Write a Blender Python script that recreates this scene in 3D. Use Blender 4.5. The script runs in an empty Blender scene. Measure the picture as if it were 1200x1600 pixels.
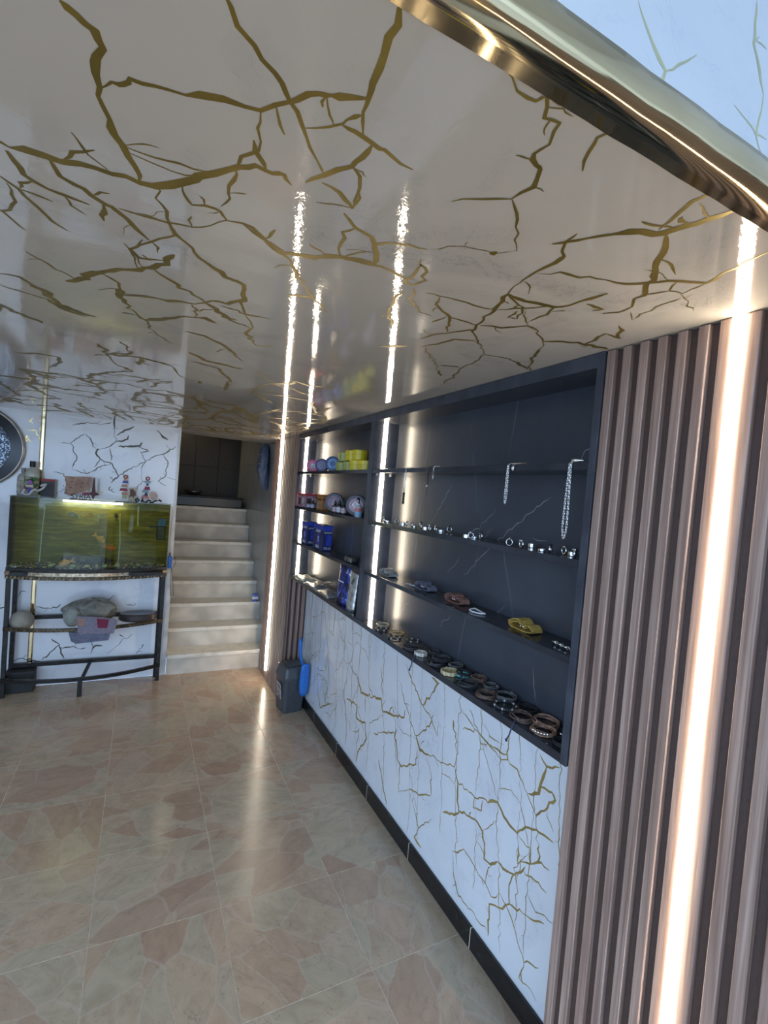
import bpy, math, random
from mathutils import Vector, Matrix
R = math.radians
scene = bpy.context.scene
COL = scene.collection

# ------------------------------------------------------------------ camera
CAM_H = 1.676
cam_data = bpy.data.cameras.new('camera')
cam = bpy.data.objects.new('camera', cam_data)
COL.objects.link(cam)
scene.camera = cam
yaw, pitch, roll = R(26.9), R(-1.84), R(4.7)
fw = Vector((math.sin(yaw) * math.cos(pitch), math.cos(yaw) * math.cos(pitch), math.sin(pitch)))
rt0 = Vector((math.cos(yaw), -math.sin(yaw), 0))
up0 = rt0.cross(fw)
rt = math.cos(roll) * rt0 + math.sin(roll) * up0
up = -math.sin(roll) * rt0 + math.cos(roll) * up0
M = Matrix((rt, up, -fw)).transposed().to_4x4()
M.translation = (0, 0, CAM_H)
cam.matrix_world = M
cam_data.sensor_fit = 'VERTICAL'
cam_data.sensor_height = 36
cam_data.lens = 748 / 1600 * 36
cam_data.clip_start = 0.02

# ------------------------------------------------------------------ world, exposure
world = bpy.data.worlds.new('sky')
scene.world = world
world.use_nodes = True
wn = world.node_tree.nodes
wn['Background'].inputs[0].default_value = (0.48, 0.69, 1.0, 1)
wn['Background'].inputs[1].default_value = 4.0
vs = scene.view_settings
vs.view_transform = 'Standard'
vs.look = 'None'
vs.gamma = 1
vs.exposure = 0.0
vs.use_curve_mapping = False
scene.cycles.use_denoising = True
scene.cycles.use_light_tree = False
scene.cycles.max_bounces = 6
scene.cycles.glossy_bounces = 3
scene.cycles.diffuse_bounces = 4
scene.cycles.use_adaptive_sampling = True
scene.cycles.adaptive_threshold = 0.04
scene.cycles.sample_clamp_indirect = 6

# daylight comes in through the open shop front behind the camera (sampling guide for the sky)
def portal(name, loc, rot, sx, sy):
    d = bpy.data.lights.new(name, 'AREA')
    d.shape = 'RECTANGLE'; d.size = sx; d.size_y = sy
    d.cycles.is_portal = True
    o = bpy.data.objects.new(name, d); COL.objects.link(o)
    o.location = loc; o.rotation_euler = rot
    return o
portal('shop_front_portal', (-0.6, -2.98, 1.55), (R(90), 0, 0), 3.6, 3.0)
portal('shop_side_portal', (-2.43, -.5, 1.55), (R(90), 0, R(-90)), 4.8, 3.0)

# ------------------------------------------------------------------ helpers
random.seed(7)
class MB:
    def __init__(s): s.v = []; s.f = []
    def add(s, vs, fs):
        b = len(s.v); s.v += [tuple(p) for p in vs]; s.f += [tuple(b + i for i in f) for f in fs]; return s
    def box(s, x0, x1, y0, y1, z0, z1):
        return s.add([(x0,y0,z0),(x1,y0,z0),(x1,y1,z0),(x0,y1,z0),(x0,y0,z1),(x1,y0,z1),(x1,y1,z1),(x0,y1,z1)],
                     [(0,3,2,1),(4,5,6,7),(0,1,5,4),(1,2,6,5),(2,3,7,6),(3,0,4,7)])
    def obox(s, c, size, rot=(0,0,0)):
        m = Matrix.Rotation(rot[2],3,'Z') @ Matrix.Rotation(rot[1],3,'Y') @ Matrix.Rotation(rot[0],3,'X')
        x,y,z = (q/2 for q in size); c = Vector(c)
        P = [(-x,-y,-z),(x,-y,-z),(x,y,-z),(-x,y,-z),(-x,-y,z),(x,-y,z),(x,y,z),(-x,y,z)]
        return s.add([c + m @ Vector(p) for p in P], [(0,3,2,1),(4,5,6,7),(0,1,5,4),(1,2,6,5),(2,3,7,6),(3,0,4,7)])
    def bar(s, a, b, w, h):
        a, b = Vector(a), Vector(b); d = (b-a).normalized()
        u = d.cross(Vector((0,0,1)));
        if u.length < 1e-3: u = Vector((1,0,0))
        u.normalize(); n = u.cross(d)
        P = []
        for e in (a, b):
            P += [e - u*w/2 - n*h/2, e + u*w/2 - n*h/2, e + u*w/2 + n*h/2, e - u*w/2 + n*h/2]
        return s.add(P, [(0,1,2,3),(7,6,5,4),(0,4,5,1),(1,5,6,2),(2,6,7,3),(3,7,4,0)])
    def prism(s, poly, lo, hi, axis='z'):
        def mk(p, h):
            if axis == 'z': return (p[0], p[1], h)
            if axis == 'y': return (p[0], h, p[1])
            return (h, p[0], p[1])
        n = len(poly)
        P = [mk(p, lo) for p in poly] + [mk(p, hi) for p in poly]
        F = [tuple(range(n-1,-1,-1)), tuple(range(n, 2*n))] + [(i,(i+1)%n,n+(i+1)%n,n+i) for i in range(n)]
        return s.add(P, F)
    def tube(s, pts, r, n=8, closed=False):
        pts = [Vector(p) for p in pts]; N = len(pts)
        rr = r if isinstance(r, (list, tuple)) else [r]*N
        P = []; prev = None
        for i in range(N):
            if closed: t = pts[(i+1)%N] - pts[i-1]
            else: t = pts[min(i+1,N-1)] - pts[max(i-1,0)]
            t.normalize()
            if prev is None:
                u = t.cross(Vector((0,0,1)))
                if u.length < 1e-3: u = t.cross(Vector((1,0,0)))
            else:
                u = prev - t*prev.dot(t)
            u.normalize(); prev = u; w = t.cross(u)
            P += [pts[i] + (u*math.cos(2*math.pi*k/n) + w*math.sin(2*math.pi*k/n))*rr[i] for k in range(n)]
        F = []
        for i in range(N if closed else N-1):
            j = (i+1)%N
            F += [(i*n+k, i*n+(k+1)%n, j*n+(k+1)%n, j*n+k) for k in range(n)]
        if not closed: F += [tuple(range(n-1,-1,-1)), tuple((N-1)*n+k for k in range(n))]
        return s.add(P, F)
    def lathe(s, prof, c, n=20, mat=None):
        c = Vector(c); P = []
        for (r, h) in prof:
            for k in range(n):
                p = Vector((r*math.cos(2*math.pi*k/n), r*math.sin(2*math.pi*k/n), h))
                if mat is not None: p = mat @ p
                P.append(c + p)
        F = [(i*n+k, i*n+(k+1)%n, (i+1)*n+(k+1)%n, (i+1)*n+k) for i in range(len(prof)-1) for k in range(n)]
        F += [tuple(range(n-1,-1,-1)), tuple((len(prof)-1)*n+k for k in range(n))]
        return s.add(P, F)
    def ell(s, c, rad, n=12, m=8, mat=None):
        prof = [(max(1e-4, math.sin(math.pi*i/m)), -math.cos(math.pi*i/m)) for i in range(m+1)]
        S = Matrix.Diagonal(rad)
        return s.lathe(prof, c, n, (mat @ S) if mat is not None else S)
    def ring(s, c, R_, r, n=24, k=8, flat=1.0, mat=None, wob=0.0, seed=0):
        rnd = random.Random(seed); ph = rnd.random()*6
        c = Vector(c); P = []
        for i in range(n):
            a = 2*math.pi*i/n; RR = R_*(1 + wob*math.sin(2*a+ph))
            dz = wob*R_*.6*math.sin(3*a+ph)
            for j in range(k):
                b = 2*math.pi*j/k
                p = Vector(((RR + r*math.cos(b))*math.cos(a), (RR + r*math.cos(b))*math.sin(a), r*flat*math.sin(b)+dz))
                if mat is not None: p = mat @ p
                P.append(c+p)
        F = [(i*k+j, ((i+1)%n)*k+j, ((i+1)%n)*k+(j+1)%k, i*k+(j+1)%k) for i in range(n) for j in range(k)]
        return s.add(P, F)
    def ribbon(s, pts, w, to3, rnd, branch=True):
        # flat printed vein: jagged strip of varying width; to3 maps plane coords to a 3-D point
        P = [pts[0]]
        for a, b in zip(pts, pts[1:]):
            L = math.dist(a, b); k = max(2, min(14, int(L/0.016)))
            nx, ny = -(b[1]-a[1])/(L+1e-9), (b[0]-a[0])/(L+1e-9)
            for i in range(1, k+1):
                t = (i+rnd.uniform(-.3,.3))/k if i < k else 1
                d = rnd.gauss(0, min(L*.05, .0045)) if i < k else 0
                P.append((a[0]+(b[0]-a[0])*t+nx*d, a[1]+(b[1]-a[1])*t+ny*d))
        s.k = getattr(s, 'k', 0) + 1; off = (s.k % 220)*3e-6          # each strip a hair apart from the last
        n = len(P); V = []; ww = rnd.uniform(.7,1.1); side = []
        for i in range(n):
            a, b = P[max(i-1,0)], P[min(i+1,n-1)]; L = math.dist(a, b)+1e-9
            nx, ny = -(b[1]-a[1])/L, (b[0]-a[0])/L
            ww = min(1.5, max(.35, ww*.85+.13+rnd.gauss(0,.2)))
            if rnd.random() < .06: ww = 1.7
            e = min(1, .3 + min(i, n-1-i)/2.0)
            h = w*ww*e/2; q = rnd.uniform(.5,1.5)
            V += [to3(P[i][0]+nx*h*q, P[i][1]+ny*h*q, off), to3(P[i][0]-nx*h*(2-q), P[i][1]-ny*h*(2-q), off)]
            if branch and 1 < i < n-2 and rnd.random() < .07:
                sg = rnd.choice((-1,1)); l_ = rnd.uniform(3,9)*w; tx, ty = (b[0]-a[0])/L, (b[1]-a[1])/L; c_ = rnd.uniform(-.8,.8)
                m_ = (P[i][0]+(nx*sg+tx*c_)*l_*.5, P[i][1]+(ny*sg+ty*c_)*l_*.5)
                e_ = (m_[0]+(nx*sg*.6+tx*(c_+.4))*l_*.5, m_[1]+(ny*sg*.6+ty*(c_+.4))*l_*.5)
                side.append([P[i], m_, e_])
        s.add(V, [(2*i, 2*i+1, 2*i+3, 2*i+2) for i in range(n-1)])
        for q in side: s.ribbon(q, w*.5, to3, rnd, False)
        return s
    def build(s, name, mat, parent=None, smooth=False, bevel=0, sub=0):
        off = Vector((0,0,0))
        if parent is not None:
            p = parent
            while p is not None: off += p.location; p = p.parent
        me = bpy.data.meshes.new(name)
        me.from_pydata([tuple(Vector(v)-off) for v in s.v], [], s.f)
        me.update()
        me.materials.append(mat)
        if smooth:
            for p in me.polygons: p.use_smooth = True
        o = bpy.data.objects.new(name, me); COL.objects.link(o)
        if parent is not None: o.parent = parent
        if bevel:
            m = o.modifiers.new('bevel', 'BEVEL'); m.width = bevel; m.segments = 2; m.limit_method = 'ANGLE'
        if sub:
            m = o.modifiers.new('sub', 'SUBSURF'); m.levels = sub; m.render_levels = sub
        return o

def tag(o, label=None, cat=None, group=None, kind=None):
    if label: o['label'] = label
    if cat: o['category'] = cat
    if group: o['group'] = group
    if kind: o['kind'] = kind
    return o
def thing(name, loc, label, cat, group=None):
    o = bpy.data.objects.new(name, None); COL.objects.link(o); o.location = loc
    o.empty_display_size = .05
    return tag(o, label, cat, group)
def inst(o, parent, loc, name=None):
    c = bpy.data.objects.new(name or o.name.split('.')[0], o.data); COL.objects.link(c)
    c.parent = parent; c.location = loc
    return c
def settle(o, parent_mesh=True):
    # a top-level mesh gets its origin at the base centre of its geometry
    me = o.data
    xs = [v.co for v in me.vertices]
    c = Vector(((min(p.x for p in xs)+max(p.x for p in xs))/2, (min(p.y for p in xs)+max(p.y for p in xs))/2, min(p.z for p in xs)))
    for v in me.vertices: v.co -= c
    o.location = c
    return o

# ------------------------------------------------------------------ materials
def nodes_of(m):
    m.use_nodes = True
    nt = m.node_tree
    return nt, nt.nodes, nt.links, nt.nodes['Principled BSDF']
def N(nt, t, **kw):
    n = nt.nodes.new(t)
    for k, v in kw.items(): setattr(n, k, v)
    return n
def ramp(nt, fac, stops, interp='LINEAR'):
    r = N(nt, 'ShaderNodeValToRGB'); r.color_ramp.interpolation = interp
    els = r.color_ramp.elements
    while len(els) < len(stops): els.new(.5)
    for e, (p, c) in zip(els, stops):
        e.position = p; e.color = (*c, 1) if len(c) == 3 else c
    nt.links.new(fac, r.inputs[0])
    return r.outputs[0]
def mixc(nt, fac, a, b, blend='MIX'):
    n = N(nt, 'ShaderNodeMix', data_type='RGBA', blend_type=blend)
    for i, v in ((0, fac), (6, a), (7, b)):
        if hasattr(v, 'is_linked') or hasattr(v, 'links'): nt.links.new(v, n.inputs[i])
        elif i == 0: n.inputs[0].default_value = v
        else: n.inputs[i].default_value = (*v, 1)
    return n.outputs[2]
def geo_pos(nt, scale=(1,1,1), loc=(0,0,0)):
    g = N(nt, 'ShaderNodeNewGeometry'); mp = N(nt, 'ShaderNodeMapping')
    mp.inputs['Scale'].default_value = scale; mp.inputs['Location'].default_value = loc
    nt.links.new(g.outputs['Position'], mp.inputs[0]); return mp.outputs[0]
def noise(nt, vec, scale, detail=4, rough=.55, dist=0.0):
    n = N(nt, 'ShaderNodeTexNoise'); n.inputs['Scale'].default_value = scale
    n.inputs['Detail'].default_value = detail; n.inputs['Roughness'].default_value = rough
    n.inputs['Distortion'].default_value = dist
    nt.links.new(vec, n.inputs['Vector']); return n
def bump(nt, bsdf, h, strength, dist, slot='Normal'):
    b = N(nt, 'ShaderNodeBump'); b.inputs['Strength'].default_value = strength; b.inputs['Distance'].default_value = dist
    nt.links.new(h, b.inputs['Height']); nt.links.new(b.outputs[0], bsdf.inputs[slot])
CACHE = {}
def plain(name, col, rough=.5, metal=0.0, var=.08, scale=30, spec=.5, coat=0.0, stretch=(1,1,1)):
    """flat procedural finish: colour with a little grain"""
    if name in CACHE: return CACHE[name]
    m = bpy.data.materials.new(name); nt, n, l, b = nodes_of(m)
    nz = noise(nt, geo_pos(nt, stretch), scale, 1)
    lo = tuple(max(0, c*(1-var)) for c in col); hi = tuple(min(1, c*(1+var)) for c in col)
    l.new(ramp(nt, nz.outputs[0], [(.3, lo), (.7, hi)]), b.inputs['Base Color'])
    b.inputs['Roughness'].default_value = rough; b.inputs['Metallic'].default_value = metal
    b.inputs['Specular IOR Level'].default_value = spec; b.inputs['Coat Weight'].default_value = coat
    CACHE[name] = m; return m
def emit(name, col, strength):
    m = bpy.data.materials.new(name); nt, n, l, b = nodes_of(m)
    b.inputs['Base Color'].default_value = (.8,.8,.8,1)
    b.inputs['Emission Color'].default_value = (*col,1); b.inputs['Emission Strength'].default_value = strength
    return m
def marble(name, base, smudge, rough, amount=.5, wave=0.0, scale=2.2):
    m = bpy.data.materials.new(name); nt, n, l, b = nodes_of(m)
    p = geo_pos(nt)
    n1 = noise(nt, p, scale, 3, .6, 1.2); n2 = noise(nt, p, scale*2.7, 5, .7, 2.0)
    f1 = ramp(nt, n1.outputs[0], [(.5,(0,0,0)),(.74,(amount,)*3)])
    f2 = ramp(nt, n2.outputs[0], [(.485,(0,0,0)),(.5,(.8,.8,.8)),(.515,(0,0,0))])
    mul = N(nt, 'ShaderNodeMath', operation='MULTIPLY'); l.new(f1, mul.inputs[0]); l.new(f2, mul.inputs[1])
    sm = N(nt, 'ShaderNodeMath', operation='MULTIPLY_ADD'); l.new(f1, sm.inputs[0]); sm.inputs[1].default_value = .35; l.new(mul.outputs[0], sm.inputs[2])
    l.new(mixc(nt, sm.outputs[0], base, smudge), b.inputs['Base Color'])
    b.inputs['Roughness'].default_value = rough
    if wave:
        w1 = noise(nt, geo_pos(nt, (1,1,1)), 70, 2, .6); w2 = noise(nt, geo_pos(nt), 6, 0, .5)
        a = N(nt, 'ShaderNodeMath', operation='MULTIPLY_ADD'); l.new(w1.outputs[0], a.inputs[0]); a.inputs[1].default_value = .20; l.new(w2.outputs[0], a.inputs[2])
        bump(nt, b, a.outputs[0], wave, .01)
        l.new(b.inputs['Normal'].links[0].from_socket, b.inputs['Coat Normal'])
        b.inputs['Coat Weight'].default_value = .6; b.inputs['Coat Roughness'].default_value = .03
    return m
M_CEIL = marble('ceiling_marble_sheet', (.63,.58,.51), (.24,.225,.22), .05, .6, .085, 3.0)
M_WALL = marble('white_marble_sheet', (.80,.82,.85), (.36,.38,.47), .10, .6, .03)
M_UPPER = marble('upper_marble_sheet', (.76,.78,.80), (.40,.44,.52), .15, .5)
def gold_mat():
    m = bpy.data.materials.new('gold_foil_print'); nt, n, l, b = nodes_of(m)
    nz = noise(nt, geo_pos(nt), 14, 3)
    l.new(ramp(nt, nz.outputs[0], [(.3,(.22,.16,.035)),(.7,(.36,.26,.06))]), b.inputs['Base Color'])
    b.inputs['Metallic'].default_value = .55; b.inputs['Roughness'].default_value = .36; b.inputs['Specular IOR Level'].default_value = .25
    return m
M_GOLD = gold_mat()
M_TRIM = plain('polished_gold_metal', (.78,.62,.36), .10, 1.0, .10, 9)
def tile_mat():
    m = bpy.data.materials.new('breccia_tile'); nt, n, l, b = nodes_of(m)
    oi = N(nt, 'ShaderNodeObjectInfo'); g = N(nt, 'ShaderNodeNewGeometry')
    off = N(nt, 'ShaderNodeVectorMath', operation='MULTIPLY_ADD')
    sc = N(nt, 'ShaderNodeCombineXYZ'); l.new(oi.outputs['Random'], sc.inputs[0]); l.new(oi.outputs['Random'], sc.inputs[1]); l.new(oi.outputs['Random'], sc.inputs[2])
    l.new(sc.outputs[0], off.inputs[0]); off.inputs[1].default_value = (37,53,11); l.new(g.outputs['Position'], off.inputs[2])
    wz = noise(nt, off.outputs[0], 5, 2, .6)
    wv = N(nt, 'ShaderNodeVectorMath', operation='MULTIPLY_ADD'); l.new(wz.outputs['Color'], wv.inputs[0]); wv.inputs[1].default_value = (.05,.05,.05); l.new(off.outputs[0], wv.inputs[2])
    rot = N(nt, 'ShaderNodeVectorRotate', rotation_type='Z_AXIS'); l.new(wv.outputs[0], rot.inputs['Vector'])
    am = N(nt, 'ShaderNodeMath', operation='MULTIPLY'); l.new(oi.outputs['Random'], am.inputs[0]); am.inputs[1].default_value = 6.28; l.new(am.outputs[0], rot.inputs['Angle'])
    mp = N(nt, 'ShaderNodeMapping'); mp.inputs['Scale'].default_value = (1,1.7,1); l.new(rot.outputs[0], mp.inputs[0])
    vo = N(nt, 'ShaderNodeTexVoronoi'); vo.inputs['Scale'].default_value = 4.4; l.new(mp.outputs[0], vo.inputs['Vector'])
    ve = N(nt, 'ShaderNodeTexVoronoi', feature='DISTANCE_TO_EDGE'); ve.inputs['Scale'].default_value = 4.4; l.new(mp.outputs[0], ve.inputs['Vector'])
    sx = N(nt, 'ShaderNodeSeparateColor'); l.new(vo.outputs['Color'], sx.inputs[0])
    c = ramp(nt, sx.outputs[0], [(.0,(.45,.318,.23)),(.25,(.51,.395,.285)),(.5,(.47,.405,.30)),(.75,(.53,.425,.32)),(1,(.43,.308,.225))])
    gr = noise(nt, mp.outputs[0], 7, 5, .65, 1.5)
    c = mixc(nt, .5, c, ramp(nt, gr.outputs[0], [(.25,(.34,.27,.22)),(.5,(.5,.47,.43)),(.75,(.64,.59,.54))]), 'OVERLAY')
    pale = ramp(nt, ve.outputs['Distance'], [(.0,(.38,.38,.38)),(.03,(.0,.0,.0))])
    c = mixc(nt, pale, c, (.60,.49,.40))
    ln = noise(nt, mp.outputs[0], 3.5, 3, .6, 3.0)
    dk = ramp(nt, ln.outputs[0], [(.492,(0,0,0)),(.5,(.45,.45,.45)),(.508,(0,0,0))])
    c = mixc(nt, dk, c, (.22,.155,.12))
    l.new(c, b.inputs['Base Color'])
    l.new(ramp(nt, gr.outputs[0], [(.3,(.15,)*3),(.7,(.27,)*3)]), b.inputs['Roughness'])
    return m
M_TILE = tile_mat()
M_GROUT = plain('pale_grout', (.72,.63,.49), .8, 0, .2, 40)
def wood_mat():
    m = bpy.data.materials.new('walnut_slat'); nt, n, l, b = nodes_of(m)
    oi = N(nt, 'ShaderNodeObjectInfo')
    p = geo_pos(nt, (60,60,1.3)); n1 = noise(nt, p, 1.6, 3, .65, .4)
    p2 = geo_pos(nt, (9,9,.4)); n2 = noise(nt, p2, 1.0, 3)
    c = ramp(nt, n1.outputs[0], [(.25,(.18,.11,.085)),(.5,(.34,.23,.185)),(.75,(.50,.37,.305))])
    c = mixc(nt, .5, c, ramp(nt, n2.outputs[0], [(.3,(.35,.35,.35)),(.7,(.62,.60,.58))]), 'OVERLAY')
    l.new(c, b.inputs['Base Color']); b.inputs['Roughness'].default_value = .38
    return m
M_WOOD = wood_mat()
M_GROOVE = plain('dark_walnut_groove', (.085,.05,.04), .5, 0, .25, 60, stretch=(20,20,1))
def black_marble():
    m = bpy.data.materials.new('black_marble_panel'); nt, n, l, b = nodes_of(m)
    p = geo_pos(nt, (1,1,1)); nz = noise(nt, p, 3, 5)
    mp = N(nt, 'ShaderNodeMapping'); mp.inputs['Rotation'].default_value = (R(-48),0,0); mp.inputs['Scale'].default_value = (1,2.6,.5); l.new(p, mp.inputs[0])
    wv = N(nt, 'ShaderNodeVectorMath', operation='MULTIPLY_ADD'); l.new(nz.outputs['Color'], wv.inputs[0]); wv.inputs[1].default_value = (.05,.05,.05); l.new(mp.outputs[0], wv.inputs[2])
    ve = N(nt, 'ShaderNodeTexVoronoi', feature='DISTANCE_TO_EDGE'); ve.inputs['Scale'].default_value = .9; l.new(wv.outputs[0], ve.inputs['Vector'])
    f = ramp(nt, ve.outputs['Distance'], [(0,(.55,)*3),(.008,(0,)*3)])
    k = ramp(nt, noise(nt, p, 4, 2).outputs[0], [(.48,(0,0,0)),(.62,(1,1,1))])
    f = mixc(nt, 1.0, f, k, 'MULTIPLY'); f = mixc(nt, 1.0, f, (.35,.35,.35), 'MULTIPLY')
    base = ramp(nt, noise(nt, p, 2.2, 6, .6).outputs[0], [(.3,(.045,.050,.062)),(.7,(.070,.078,.096))])
    l.new(mixc(nt, f, base, (.42,.42,.42)), b.inputs['Base Color'])
    b.inputs['Roughness'].default_value = .25
    return m
M_BACK = black_marble()
M_SHELF = plain('black_laminate', (.034,.037,.046), .16, 0, .2, 12)
M_FRAME = plain('black_laminate_frame', (.055,.062,.080), .25, 0, .2, 12)
M_LED = emit('led_diffuser', (1.0,.84,.62), 28)
M_LED2 = emit('led_diffuser_bright', (1.0,.86,.66), 28)
M_CHROME = plain('silver_metal', (.80,.80,.80), .22, 1.0, .1, 60)
M_BLACKMETAL = plain('worn_black_metal', (.028,.026,.024), .38, .6, .4, 25)
M_WHITE = plain('white_plastic', (.75,.75,.73), .4)
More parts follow.
